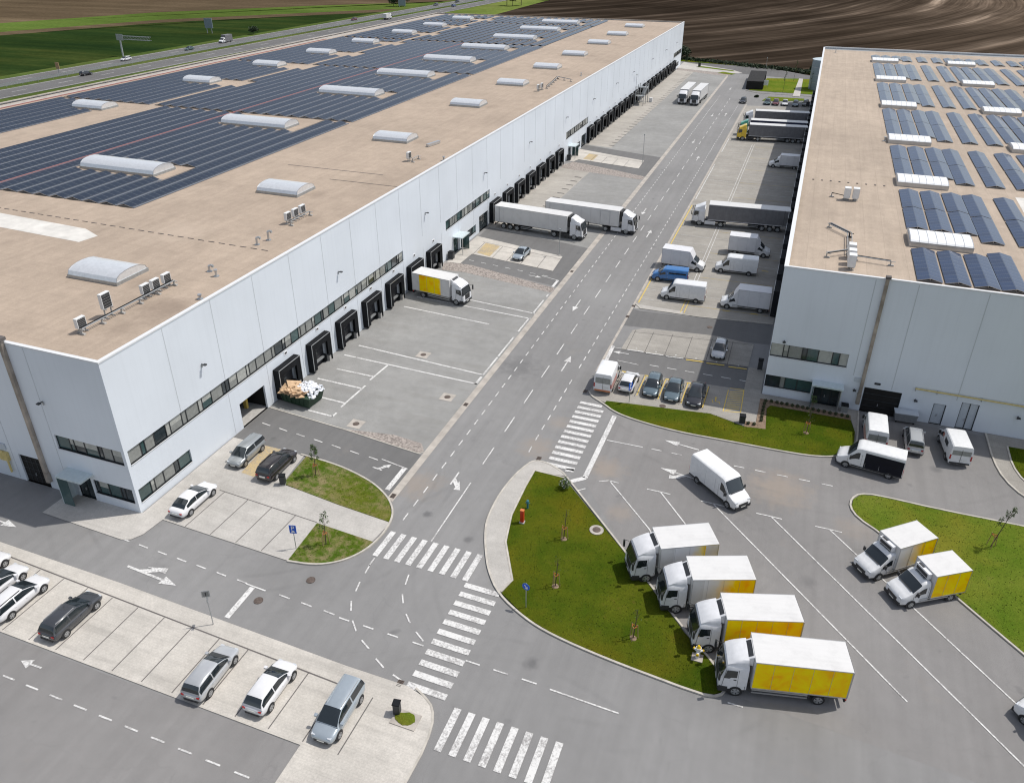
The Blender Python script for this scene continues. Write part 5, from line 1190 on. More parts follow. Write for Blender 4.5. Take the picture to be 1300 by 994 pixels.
def make_van(name, Ln, W, H, paint, label, lower=None, sidewin=False, stripe=None, rearm=None, cat='van'):
    root = thing(name, label, cat); h = Ln/2; w = W/2; t = MB()
    van_front(t, root, h, w, H, paint, -h+.02)
    t.build('body', root, smooth=True, angle=35)
    t = MB(); 
    for s in (1, -1):
        t.obox((-h+.05, s*(w+.008), .50), (h-1.4, s*(w+.008), .50), .03, .12, 'plastic'); 
        for x in (-h*.3, h*.12): t.obox((x, s*(w+.004), .5), (x, s*(w-.03), H-.5), .02, .02, 'box_seam')
    t.build('side_trim', root)
    if lower:
        for s in (1, -1):
            m = MB(); q = [(-h+.06, s*(w+.010), .42), (h-2.5, s*(w+.010), .42), (h-2.5, s*(w*.975+.012), H-.32), (-h+.06, s*(w*.975+.012), H-.32)]; m.face(q if s < 0 else q[::-1], lower); m.build('side_panel', root)
    if sidewin:
        for s in (1, -1):
            m = MB(); q = [(-h+.3, s*(w*.975+.016), 1.35), (h-2.5, s*(w*.975+.016), 1.35), (h-2.5, s*(w*.97+.012), 1.95 if H > 2.1 else H-.42), (-h+.3, s*(w*.97+.012), 1.95 if H > 2.1 else H-.42)]; m.face(q if s < 0 else q[::-1], 'glass'); m.build('side_window', root)
    if stripe:
        for s in (1, -1):
            m = MB()
            for z, hh in ((1.0, .16), (1.3, .2), (.72, .1)): m.obox((-h+.1, s*(w+.006), z), (h-2.4, s*(w+.006), z), .01, hh, stripe)
            m.build('side_graphic', root)
    m = MB(); m.box(-h-.012, -h+.02, -w*.82, -.02, 1.35, H-.45, rearm or 'blind'); m.box(-h-.012, -h+.02, .02, w*.82, 1.35, H-.45, rearm or 'blind'); m.build('rear_window', root)
    m = MB(); m.box(-h-.03, -h+.1, -w*.9, w*.9, .36, .52, 'plastic' if not stripe else 'orange'); m.box(-h-.02, -h+.02, -.6, -.1, .75, .88, 'plate'); m.box(-h-.01, -h+.015, -.012, .012, .6, H-.3, 'plastic'); m.build('rear_bumper', root)
    for s in (1, -1): m = MB(); m.box(-h-.02, -h+.12, *sorted((s*w*.86, s*w*.99)), .85, 1.35, 'red'); m.build('tail_light', root)
    van_wheels(root, h, w); return root
def cargo_box(root, x0, x1, w, z0, z1, m, sides=None, slope=0, seams=3, rear='box_white'):
    t = MB()
    if slope: 
        for q in (1,): t.loft([[(x0, w, z0), (x0, w, z1), (x0, -w, z1), (x0, -w, z0)], [(x1, w, z0), (x1, w, z1), (x1, -w, z1), (x1, -w, z0)], [(x1+slope, w*.93, z0+1.2), (x1+slope, w*.93, z0+1.45), (x1+slope, -w*.93, z0+1.45), (x1+slope, -w*.93, z0+1.2)]], m)
    else: t.box(x0, x1, -w, w, z0, z1, m)
    o = t.build('cargo_box', root, bevel=.025, fix=True)
    t = MB()
    for s in (1, -1):
        for z in (z0+.03, z1-.03): t.obox((x0, s*(w+.006), z), (x1, s*(w+.006), z), .03, .07, 'alu')
        for x in (x0+.03, x1-.03): t.obox((x, s*(w+.006), z0), (x, s*(w+.006), z1), .07, .03, 'alu')
        for k in range(1, seams+1):
            x = lerp(x0, x1, k/(seams+1)); t.obox((x, s*(w+.007), z0+.06), (x, s*(w+.007), z1-.06), .025, .012, 'box_seam')
    t.obox((x0-.012, 0, z0), (x0-.012, 0, z1), .03, .03, 'box_seam'); t.build('trim', o)
    if sides:
        a, b, mm = sides
        for s in (1, -1):
            q = [(a, s*(w+.004), z0+.08), (b, s*(w+.004), z0+.08), (b, s*(w+.004), z1-.08), (a, s*(w+.004), z1-.08)]
            g = MB(); g.face(q if s < 0 else q[::-1], mm); g.build('side_print', o)
    return o
def chassis(root, x0, x1, w, z=.55, guards=True, m='plastic'):
    t = MB(); t.box(x0, x1, -.45, .45, z-.12, z+.25, m); t.box(x0+.1, x0+.25, -w*.9, w*.9, .38, .5, m)
    for s in (1, -1): t.box(lerp(x0, x1, .62), lerp(x0, x1, .85), *sorted((s*.5, s*w*.9)), .42, z+.2, m)
    t.build('chassis', root)
    for s in (1, -1):
        m2 = MB(); m2.box(x0-.04, x0+.02, *sorted((s*w*.7, s*w*.92)), .5, .62, 'red'); m2.build('tail_light', root)
        if guards: 
            g = MB(); 
            for zz in (.50, .72): g.box(lerp(x0, x1, .34), lerp(x0, x1, .95), *sorted((s*(w-.06), s*(w-.02))), zz, zz+.09, 'alu')
            g.build('side_guard', root)
def make_box_van(name, Ln, W, H, boxlen, label, sides=None, boxm='box_grey', slope=0, fridge=False, cat='box van'):
    root = thing(name, label, cat); h = Ln/2; w = W/2; t = MB()
    van_front(t, root, h, w*.93, 2.25, 'van_white', h-2.35, 2.25)
    t.build('cab', root, smooth=True, angle=35)
    x1 = -h+boxlen
    cargo_box(root, -h, x1, w, .72, H, boxm, sides, slope, 2)
    chassis(root, -h+.02, h-1.4, w)
    if fridge:
        m = MB(); m.box(x1, x1+.34, -.72, .72, 2.36, H-.12, 'truck_white'); f = m.build('cooling_unit', root, bevel=.04)
        m = MB(); m.box(x1+.06, x1+.28, -.62, -.05, H-.12, H-.105, 'grille'); m.box(x1+.34, x1+.35, -.6, .6, 2.45, 2.75, 'grille'); m.build('grille', f)
        m = MB(); m.box(h-2.30, h-1.98, -.55, .55, 2.25, 2.30, 'steel'); 
        for k in range(5): m.box(h-2.28, h-2.0, -.5+.22*k, -.47+.22*k, 2.30, 2.32, 'plastic')
        m.build('roof_panel', root)
    van_wheels(root, h, w*.96, double=True); return root
# ---- rigid trucks and tractors
def truck_cab(root, xf, Lc, W, zt, paint, defl=None, zb=.62, sun=False):
    # xf = front of the cab
    w = W/2; t = MB()
    def ring(x, b, z, k, kt): return [(x, w*k, b), (x, w*k, b+.9), (x, w*k*.99, lerp(b, z, .72)), (x, w*k*kt, z-.12), (x, w*k*(kt-.08), z), (x, w*.3, z+.03)]+[(x, -w*.3, z+.03), (x, -w*k*(kt-.08), z), (x, -w*k*kt, z-.12), (x, -w*k*.99, lerp(b, z, .72)), (x, -w*k, b+.9), (x, -w*k, b)]
    xb = xf-Lc
    RR = [ring(xb, zb, zt, .97, .96), ring(xb+.2, zb, zt+.02, 1, .96), ring(xf-.75, zb, zt, 1, .95), ring(xf-.45, zb, zt-.08, .99, .94), ring(xf-.30, zb, zt-.22, .98, .93), ring(xf-.10, zb, lerp(zb, zt, .50)+.08, .95, .97), ring(xf-.02, zb, lerp(zb, zt, .42), .92, .97), ring(xf, zb, lerp(zb, zt, .30), .88, .97)]; t.loft(RR, paint)
    o = t.build('cab', root, smooth=True, angle=38)
    zg = lerp(zb, zt, .50)+.10
    patch(root, 'windshield', RR, 3.75, 5.85, 3.15, 7.85, 'glass', na=5, nb=8, off=.014)
    g = MB(); g.box(xf-.42, xf-.26, -w*.84, w*.84, zt-.17, zt-.12, 'plastic') if sun else g.box(xf-.30, xf-.26, -w*.8, w*.8, zt-.26, zt-.22, 'plastic'); g.build('sun_visor', root)
    for s in (1, -1):
        zz0 = lerp(zb, zt, .47); zz1 = lerp(zb, zt, .82)
        g = MB(); q = [(xf-.28, s*(w*.99+.012), zz0), (xf-.42, s*(w*.975+.012), zz1), (xf-1.12, s*(w*.975+.012), zz1), (xf-1.12, s*(w+.012), zz0+.12), (xf-.75, s*(w+.012), zz0+.10), (xf-.62, s*(w+.012), zz0)]; g.face(q if s > 0 else q[::-1], 'glass'); g.build('side_window', root)
        g = MB(); g.obox((xf-.20, s*(w+.005), zb+.25), (xf-.36, s*(w*.98), zt-.3), .02, .02, 'plastic'); g.obox((xf-1.2, s*(w+.005), zb+.3), (xf-1.2, s*(w*.98), zt-.3), .02, .02, 'plastic'); g.box(xf-1.1, xf-.92, *sorted((s*w, s*(w+.03))), zz0-.12, zz0-.07, 'plastic'); g.build('door_gap', root)
        g = MB(); g.obox((xf-.25, s*w*.95, zt-.35), (xf+.10, s*(w+.22), zt-.38), .03, .03, 'plastic'); g.box(xf+.02, xf+.14, *sorted((s*(w+.10), s*(w+.30))), zt-1.05, zt-.42, 'plastic'); g.build('wing_mirror', root)
        g = MB(); g.box(xf-.05, xf+.03, *sorted((s*w*.52, s*w*.88)), .62, .82, 'lamp'); g.build('headlight', root, bevel=.02)
        g = MB(); g.box(xf-.60, xf-.02, *sorted((s*w*.80, s*w*1.01)), .34, .80, 'plastic'); g.box(xf-1.75 if Lc > 1.7 else xf-1.6, xf-1.45, *sorted((s*w*.7, s*w*.99)), .40, .95, 'plastic'); g.build('step', root)
    g = MB(); g.box(xf-.30, xf+.03, -w*.96, w*.96, .34, .64, 'plastic' if paint != 'yellowcab' else 'yellowcab'); g.box(xf-.02, xf+.012, -w*.52, w*.52, .80, lerp(zb, zt, .44), 'plastic'); g.box(xf+.03, xf+.045, -.26, .26, .42, .54, 'plate'); g.build('bumper', root, bevel=.02)
    if defl:
        zd = defl; g = MB(); rr = []
        for k, (x, z) in enumerate(((xb+.10, zd), (xb+.35, zd-.05), (xb+.75, lerp(zt, zd, .72)), (xb+1.1, lerp(zt, zd, .42)), (xf-.42, zt-.02))):
            ww = w*(.94-.02*k); rr.append([(x, ww, zt-.06), (x, ww*.97, lerp(zt, z, .7)), (x, ww*.86, z), (x, ww*.3, z+.03), (x, -ww*.3, z+.03), (x, -ww*.86, z), (x, -ww*.97, lerp(zt, z, .7)), (x, -ww, zt-.06)])
        g.loft(rr, paint); g.build('air_deflector', root, smooth=True, angle=40)
    return o
def fridge_unit(root, x, w, z0, z1, dep=.42):
    g = MB(); g.loft([[(x, w, z0), (x, w, z1), (x, -w, z1), (x, -w, z0)], [(x+dep, w*.97, z0+.08), (x+dep, w*.97, z1-.22), (x+dep, -w*.97, z1-.22), (x+dep, -w*.97, z0+.08)]], 'truck_white'); f = g.build('cooling_unit', root, bevel=.05, fix=True)
    g = MB(); q = [(x+.06, -w*.8, z1-.012), (x+dep-.05, -w*.8, z1-.185), (x+dep-.05, w*.8, z1-.185), (x+.06, w*.8, z1-.012)]; g.face([(a, b, c+.012) for a, b, c in q], 'grille')
    g.face([(x+dep+.004, -w*.85, z0+.3), (x+dep+.004, w*.85, z0+.3), (x+dep+.004, w*.85, z1-.3), (x+dep+.004, -w*.85, z1-.3)], 'grille'); g.build('grille', f)
def make_truck(name, boxlen, label, sides, H=3.5, Lc=1.85, W=2.5, group=None, doorpanel=False, cat='truck'):
    Ln = boxlen+.25+Lc; root = thing(name, label, cat, group=group); h = Ln/2; w = W/2
    truck_cab(root, h, Lc, 2.36, 2.72, 'truck_white', 3.28)
    x1 = -h+boxlen
    o = cargo_box(root, -h, x1, w+.02, .98, H, 'box_white', sides, 0, 4 if boxlen > 5.2 else 3)
    fridge_unit(root, x1, .86, 2.62, H-.02)
    t = MB()
    t.box(-h+.05, h-.6, -.42, .42, .62, .96, 'plastic'); t.box(-h-.03, -h+.06, -w, w, 1.0, H-.05, 'navy' if boxlen > 5 else 'box_white'); t.box(-h-.02, -h+.1, -w*.9, w*.9, .45, .6, 'plastic'); t.build('chassis', root)
    for s in (1, -1):
        g = MB()
        for zz in (.48, .74): g.box(-h+2.5, x1-.1, *sorted((s*(w-.08), s*(w-.03))), zz, zz+.11, 'alu')
        for x in (-h+2.6, x1-.3): g.box(x, x+.06, *sorted((s*(w-.2), s*(w-.08))), .48, .95, 'plastic')
        g.build('side_guard', root)
        g = MB(); g.box(-h-.05, -h+.03, *sorted((s*w*.66, s*w*.92)), .62, .76, 'red'); g.build('tail_light', root)
        for x in (h-1.15, -h+1.75):
            a = MB(); a.cyl((x, s*w*.70, .46), (x, s*w*.93, .46), .54, 'plastic', 18); a.build('mudguard', root) if x > 0 else None
            wheel(root, x, s*(w-.16), .44, .26, s, 'rim' if x < 0 else 'steel', double=x < 0)
    return root
def make_semi(name, paint, trailer, label, roofm='box_white', H=3.95, group=None, skirt=None, door=False, Lc=2.2, fridge=True, doors=True, cat='articulated lorry'):
    root = thing(name, label, cat, group=group); TL = 13.55; Ln = TL+.75+Lc-.2; h = Ln/2; W = 2.5; w = W/2
    truck_cab(root, h, Lc, 2.46, 3.05, paint, 3.75, .70, True)
    x1 = -h+TL
    t = MB(); t.box(-h, x1, -w, w, 1.18, H, trailer, top=roofm); o = t.build('cargo_box', root, bevel=.02, fix=True)
    t = MB()
    for s in (1, -1):
        for z in (1.22, H-.04): t.obox((-h, s*(w+.006), z), (x1, s*(w+.006), z), .03, .09, 'alu' if trailer == 'box_white' else 'box_grey')
        for k in range(1, 8 if trailer == 'box_white' else 14):
            x = lerp(-h, x1, k/(8 if trailer == 'box_white' else 14)); t.obox((x, s*(w+.005), 1.27), (x, s*(w+.005), H-.09), .02, .01, 'box_seam' if trailer == 'box_white' else 'frame')
        if door: 
            for x in (x1-3.3, x1-1.6): t.obox((x, s*(w+.009), 1.3), (x, s*(w+.009), H-.25), .05, .03, 'box_seam')
            t.obox((x1-3.3, s*(w+.009), H-.25), (x1-1.6, s*(w+.009), H-.25), .03, .05, 'box_seam')
            q = [(-h+4, s*(w+.012), 2.4), (x1-4.6, s*(w+.012), 2.35), (x1-4.6, s*(w+.012), 2.7), (-h+4, s*(w+.012), 2.75)]
    for x in (-h+.05, -h+.9): t.obox((x, -w-.008, 1.2), (x, -w-.008, H), .04, .03, 'plastic'); t.obox((x, w+.008, 1.2), (x, w+.008, H), .04, .03, 'plastic')
    t.build('trim', o)
    if fridge: g = MB(); g.box(x1, x1+.42, -.95, .95, 2.0, H-.15, 'plastic'); g.build('cooling_unit', root, bevel=.06)
    t = MB(); t.box(-h+.2, x1-.5, -.48, .48, .82, 1.16, 'plastic'); t.box(x1-3.2, h-.6, -.42, .42, .55, .86, 'plastic'); t.box(-h-.02, -h+.1, -w*.95, w*.95, .5, .66, 'plastic'); t.box(-h+4.6, -h+6.6, -w*.93, w*.93, .45, 1.1, 'rubber'); t.build('chassis', root)
    t = MB()
    for s in (1, -1): t.box(x1-3.1, x1-2.95, *sorted((s*.6, s*.75)), .1, 1.1, 'steel')
    t.build('landing_leg', root)
    for s in (1, -1):
        g = MB(); g.box(h-Lc-1.9, h-Lc-.1, *sorted((s*(w-.10), s*(w-.03))), .35, 1.0, skirt or 'plastic'); g.build('side_skirt', root)
        g = MB()
        for zz in (.55, .8): g.box(-h+5, x1-3.4, *sorted((s*(w-.08), s*(w-.04))), zz, zz+.1, 'steel')
        g.build('side_guard', root)
        g = MB(); g.box(-h-.05, -h+.03, *sorted((s*w*.6, s*w*.9)), .72, .86, 'red'); g.build('tail_light', root)
        for x in (h-1.4, h-5.05, -h+1.7, -h+3.0, -h+4.3): wheel(root, x, s*(w-.17), .50, .30, s, 'steel')
        a = MB(); a.cyl((h-1.4, s*w*.70, .55), (h-1.4, s*w*.95, .55), .62, 'plastic', 18); a.build('mudguard', root)
    return root
def pos(o, x, y, deg): o.location = (x, y, .012); o.rotation_euler.z = R(deg); return o
GT = 'white and yellow box trucks parked side by side along the lawn'
def tpos(o, rx, ry, deg, boxlen, Lc=1.85):
    # place by the middle of the rear edge of the box
    Ln = boxlen+.25+Lc; a = R(deg); pos(o, rx+cos(a)*Ln/2, ry+sin(a)*Ln/2, deg)
M['fadeA'] = livery('livery_fade_a', -1.25); M['fadeB'] = livery('livery_fade_b', -.6); M['fadeY'] = livery('livery_dock', 1.4); M['fadeE'] = livery('livery_fade_e', -.55)
for nm, bl, rx, ry, deg, sd_, l in (('A', 4.72, -1.75, 51.0, 207.3, (-2.35, .2, 'fadeA'), 'white box truck with a small yellow patch, farthest of the four beside the lawn'),
                               ('B', 4.72, 1.45, 48.1, 201.0, (-3.38, .4, 'fadeB'), 'white box truck with rear half yellow, second farthest of the four beside the lawn'),
                               ('C', 5.35, 5.05, 45.1, 198.0, (-3.66, 1.58, 'yellow_full'), 'white box truck with all-yellow side, second nearest of the four beside the lawn'),
                               ('D', 6.25, 8.4, 41.8, 192.9, (-4.1, 2.03, 'yellow_full'), 'longest white truck with all-yellow side, nearest of the four beside the lawn')):
    o = make_truck('box_truck', bl, l, sd_, group=GT); tpos(o, rx, ry, deg, bl)
o = make_truck('box_truck', 6.2, 'white truck with yellow side panel backed into a dock of the left warehouse', (-2.95, .6, 'fadeY'), H=3.55); pos(o, -44.75, 91.8, -7)
o = make_semi('articulated_lorry', 'truck_white', 'box_white', 'white articulated lorry backed into a dock next to the side drive'); pos(o, -40.55, 122.7, -5.5)
o = make_semi('articulated_lorry', 'truck_white', 'box_white', 'white articulated lorry pulling out onto the road, with a side door in its trailer', door=True, skirt='truck_white'); pos(o, -33.1, 128.3, -4)
o = make_semi('articulated_lorry', 'truck_white', 'curtain_grey', 'articulated lorry with grey curtain sides alone on the right lot', skirt='truck_white', fridge=False); pos(o, -8.75, 137.4, 184)
GL2 = 'white articulated lorries parked side by side on the far apron'
o = make_semi('articulated_lorry', 'truck_white', 'box_white', 'white articulated lorry facing the camera, left one of the far pair', group=GL2); pos(o, -36.7, 251.2, 269)
o = make_semi('articulated_lorry', 'truck_white', 'box_white', 'white articulated lorry facing the camera, right one of the far pair', group=GL2); pos(o, -32.9, 250.6, 268)
GR = 'articulated lorries docked at the far part of the right warehouse'
o = make_semi('articulated_lorry', 'yellowcab', 'curtain_grey', 'articulated lorry with yellow cab docked at the right warehouse', group=GR, fridge=False); pos(o, -8.5, 205.2, 186)
o = make_semi('articulated_lorry', 'greencab', 'curtain_navy', 'articulated lorry with green cab and navy trailer behind the yellow one', group=GR, fridge=False); pos(o, -8.7, 210.5, 185)
o = make_semi('articulated_lorry', 'truck_white', 'curtain_grey', 'articulated lorry with white cab and dark trailer, farthest at the right docks', group=GR, fridge=False, skirt='teal'); pos(o, -8.7, 222.8, 187)
# vans on the right
GS = 'small cooled box vans beside the bright lawn'
o = make_box_van('box_van', 6.15, 2.25, 3.0, 3.8, 'white box van with half-yellow side backed against the bright lawn', (-3.0, .72, 'fadeE'), 'box_white', fridge=True); tag(o, group=GS); pos(o, 13.0-cos(R(40))*1.12, 56.95-sin(R(40))*1.12, 220)
o = make_box_van('box_van', 5.6, 2.25, 3.0, 3.15, 'white box van with all-yellow side backed against the bright lawn', (-2.76, .33, 'yellow_full'), 'box_white', fridge=True); tag(o, group=GS); pos(o, 15.35-cos(R(33))*1.15, 54.3-sin(R(33))*1.15, 213)
o = make_van('panel_van', 6.2, 2.1, 2.62, 'van_white', 'tall white panel van driving across the truck park'); pos(o, -2.25, 61.2, 319)
o = make_van('panel_van', 5.95, 2.1, 2.5, 'van_white', 'white van with black sides crossing in front of the right warehouse', lower='matt_black'); pos(o, 10.85, 70.0, 172)
o = make_van('panel_van', 5.5, 2.05, 2.45, 'van_white', 'white van with coloured side stripes half hidden behind the black-sided van', stripe='pinkstripe'); pos(o, 11.45, 75.7, 90)
o = make_van('panel_van', 5.2, 2.0, 2.3, 'van_white', 'white van with dark side windows parked at the grey doors', sidewin=False); pos(o, 18.75, 75.7, 96)
m_ = MB(); m_.face([(-1.3, 1.002, 1.3), (-.2, 1.002, 1.3), (-.2, .985, 1.85), (-1.3, .985, 1.85)][::-1], 'glass'); m_.face([(.3, 1.002, 1.45), (.7, 1.002, 1.45), (.7, .985, 1.85), (.3, .985, 1.85)][::-1], 'pinkstripe'); m_.build('side_window', o)
o = make_van('panel_van', 5.35, 2.05, 2.5, 'van_white', 'white van with reddish stripes seen from behind at the head of the bay row', stripe='pinkstripe'); place(o, -16.95, 76.9, 92)
GV = 'white delivery vans parked on the right lot'
o = make_box_van('box_van', 6.5, 2.25, 3.1, 4.25, 'white box van with sloped front box facing right, beyond the other lot vans', None, 'box_grey', .55); tag(o, group=GV); pos(o, -5.8, 124.6, 1)
o = make_box_van('box_van', 6.5, 2.25, 3.1, 4.25, 'white box van with sloped front box facing right beside the blue minibus', None, 'box_grey', .55); tag(o, group=GV); pos(o, -14.7, 115.1, -2)
o = make_van('panel_van', 6.2, 2.1, 2.65, 'van_white', 'long white panel van facing left between the two box vans on the right lot', rearm='van_white'); tag(o, group=GV); pos(o, -6.9, 116.1, 182)
o = make_van('panel_van', 6.15, 2.1, 2.65, 'van_white', 'long white panel van facing left in front of the blue minibus', rearm='van_white'); tag(o, group=GV); pos(o, -12.8, 103.4, 182)
o = make_box_van('box_van', 6.5, 2.25, 3.1, 4.25, 'white box van facing left in the shade close to the right warehouse', None, 'box_grey', .55); tag(o, group=GV); pos(o, -4.3, 103.3, 182)
o = make_box_van('box_van', 6.5, 2.2, 2.85, 4.2, 'white box van facing left in the shade below the docked lorries', None, 'box_grey', .3); tag(o, group=GV); pos(o, -3.8, 180.8, 181)
o = make_van('minibus', 5.3, 1.95, 2.0, 'bluevan', 'bright blue minibus between white vans on the right lot', sidewin=True, cat='minibus'); pos(o, -15.75, 109.5, 184)
o = make_van('panel_van', 5.9, 2.05, 2.4, 'van_white', 'white van cut off at the lower right corner of the picture'); pos(o, 21.9, 42.9, 140)
# lorry on the motorway
o = make_box_van('lorry', 7.2, 2.4, 3.3, 4.7, 'dark lorry with a grey load driving on the far carriageway of the motorway', None, 'curtain_grey', cat='lorry'); tag(o, group=GM); o.location = (-259.8, 317.6, -.35); o.rotation_euler.z = R(268)
o = make_truck('box_truck', 4.4, 'small white truck with dark load on the near carriageway of the motorway', None, H=3.2, group=GM); o.location = (-239.8, 436.7, -.35); o.rotation_euler.z = R(88)

# ================================================================== SMALL THINGS
def leaves(t, c, r, n, m, s=.12, rs=None):
    rs = rs or random
    for _ in range(n):
        d = Vector((rs.gauss(0, 1), rs.gauss(0, 1), rs.gauss(0, 1))); d = d.normalized()*r*(rs.random()**.4)
        p = Vector(c)+Vector((d.x, d.y, d.z)); a = Vector((rs.uniform(-1, 1), rs.uniform(-1, 1), rs.uniform(-1, 1))).normalized(); b = a.cross(Vector((rs.uniform(-1, 1), rs.uniform(-1, 1), rs.uniform(-1, 1)))).normalized(); k = s*rs.uniform(.6, 1.3)
        t.face([p-a*k-b*k*.5, p+a*k-b*k*.5, p+a*k+b*k*.5, p-a*k+b*k*.5], m)
def sapling(x, y, label, h=3.0, lv=90, lean=(.05, .0), stakes=True, z=.1, tape=True, mound=False):
    root = thing('sapling', label, 'tree', (x, y, z), 0, 'young staked trees'); rs = random.Random(int((x+90)*37+y*11))
    t = MB(); P0 = Vector((0, 0, 0)); P1 = Vector((lean[0]*h, lean[1]*h, h)); t.cyl(P0, P0.lerp(P1, .6), .045, 'bark', 7, .03); t.cyl(P0.lerp(P1, .6), P1, .03, 'bark', 6, .012)
    tips = []
    for k in range(9):
        u = .5+.05*k; p = P0.lerp(P1, u); a = rs.uniform(0, 6.28); q = p+Vector((cos(a)*.42*(1.3-u), sin(a)*.42*(1.3-u), .32)); t.cyl(p, q, .014, 'bark', 4, .006); tips.append(q)
    t.build('trunk', root)
    if lv:
        t = MB()
        for q in tips+[P1]: leaves(t, q, .20, lv//7, 'leaf', .055, rs)
        t.build('crown', root)
    if stakes:
        for k in range(3):
            a = 2*pi*k/3+.4; t = MB(); t.cyl((cos(a)*.36, sin(a)*.36, 0), (cos(a)*.24, sin(a)*.24, 1.35), .03, 'stake', 6); t.build('stake', root)
        t = MB()
        for k in range(3): a = 2*pi*k/3+.4; b = a+2*pi/3; t.obox((cos(a)*.25, sin(a)*.25, 1.2), (cos(b)*.25, sin(b)*.25, 1.2), .02, .07, 'orange')
        t.build('tape', root) if tape else None
    if mound: t = MB(); t.blob((0, 0, 0), .30, .27, .08, 'mulch', 10); t.build('mulch_ring', root)
    return root
sapling(-13.85, 49.85, 'bare staked sapling nearest the red post on the big lawn', 3.2, 10, mound=True); sapling(-12.85, 44.35, 'bare staked sapling in the middle of the big lawn', 3.0, 10, mound=True); sapling(-5.9, 41.4, 'bare staked sapling near the lower kerb of the big lawn', 3.0, 10, mound=True)
sapling(-38.7, 50.1, 'leafy staked sapling on the lawn behind the dark brown car', 3.4, 260, z=.1); sapling(-32.6, 42.2, 'thin staked sapling on the small lawn by the parking sign', 3.3, 130, z=.1)
sapling(4.95, 74.0, 'staked sapling with bright orange tape on the shaded lawn', 2.6, 30, mound=True); sapling(5.15, 77.6, 'thin leafy sapling close to the entrance of the right warehouse', 2.4, 110, stakes=False)
sapling(20.3, 61.6, 'leafy leaning sapling with orange tape on the bright lawn', 4.2, 190, (.16, .02), z=.1); sapling(-9.9, 273.9, 'dark leafy young tree on the far lawn, left of the path', 6.5, 260, z=.1, stakes=False); sapling(-7.8, 297, 'young tree at the back of the far lawn', 6.5, 320, z=.1, stakes=False)
sapling(-2.0, 282, 'young tree on the far lawn right of the path', 5.5, 260, z=.1, stakes=False)
def sign(x, y, rz, label, plate, h=2.6, z=.08, cat='sign', posts=1):
    root = thing('sign_post', label, cat, (x, y, z), R(rz)); t = MB(); t.cyl((0, 0, 0), (0, 0, h), .035, 'steel', 8); t.build('pole', root); plate(root, h); return root
def parking_plate(root, h):
    t = MB(); t.box(-.30, .30, -.05, -.03, h-.85, h, 'signblue'); o = t.build('panel', root, bevel=.005); t = MB()
    # letter P with a small car symbol under it
    y0, y1 = -.056, -.051
    t.box(-.12, -.05, y0, y1, h-.50, h-.08, 'signwhite'); t.box(-.05, .11, y0, y1, h-.14, h-.08, 'signwhite'); t.box(-.05, .11, y0, y1, h-.33, h-.27, 'signwhite'); t.box(.07, .13, y0, y1, h-.31, h-.10, 'signwhite')
    t.box(-.15, .15, y0, y1, h-.74, h-.62, 'signwhite'); t.box(-.08, .08, y0, y1, h-.62, h-.56, 'signwhite'); t.build('symbol', o)
def blue_arrow(root, h):
    t = MB(); t.cyl((0, -.03, h-.3), (0, -.05, h-.3), .32, 'signblue', 24); o = t.build('panel', root); t = MB()
    t.obox((-.12, -.056, h-.14), (.10, -.056, h-.42), .01, .07, 'signwhite'); t.obox((.12, -.056, h-.46), (.12, -.056, h-.26), .01, .06, 'signwhite'); t.obox((.14, -.056, h-.46), (-.06, -.056, h-.46), .01, .06, 'signwhite'); t.build('symbol', o)
def street_plates(root, h):
    t = MB(); t.box(-.30, .30, -.04, -.02, h-.6, h, 'steel'); o = t.build('panel', root); t = MB(); t.box(-.22, .22, -.045, -.042, h-.52, h-.08, 'paver_grey'); t.box(-.04, .04, -.05, -.046, h-.50, h-.12, 'frame'); t.build('symbol', o)
    t = MB(); t.box(.02, .04, -.28, .28, h-1.0, h-.66, 'steel'); t.build('side_panel', root)
sign(-34.7, 40.9, 15, 'blue parking sign on a thin pole beside the small lawn', parking_plate, 2.5)
sign(-14.3, 41.45, -10, 'round blue arrow sign on the lower edge of the big lawn', blue_arrow, 2.5)
sign(-35.8, 31.7, 30, 'grey street sign on a tall pole in the pavement by the stop line', street_plates, 3.4)
sign(-13.6, 73.5, 5, 'blue parking sign with a thin pole behind the white hatchback', parking_plate, 2.5).rotation_euler.z = R(62)
def lamp_post(x, y, label, h=4.2):
    root = thing('lamp_post', label, 'lamp post', (x, y, .05), 0, 'thin lamp posts by the docks'); t = MB(); t.cyl((0, 0, 0), (0, 0, h), .06, 'steel', 8, .04); t.cyl((0, 0, 0), (0, 0, .1), .18, 'concrete', 10); t.build('pole', root)
    t = MB(); t.cyl((0, 0, h), (0, 0, h+.25), .14, 'steel', 10); t.build('lamp_head', root)
lamp_post(-34.1, 113.2, 'thin grey lamp post at the end of the bays in front of the docked lorries'); lamp_post(-33.7, 174.0, 'thin grey lamp post beside the farther bays between docks', 6.0); lamp_post(-18.3, 312, 'lamp post on the far side of the back road', 5)
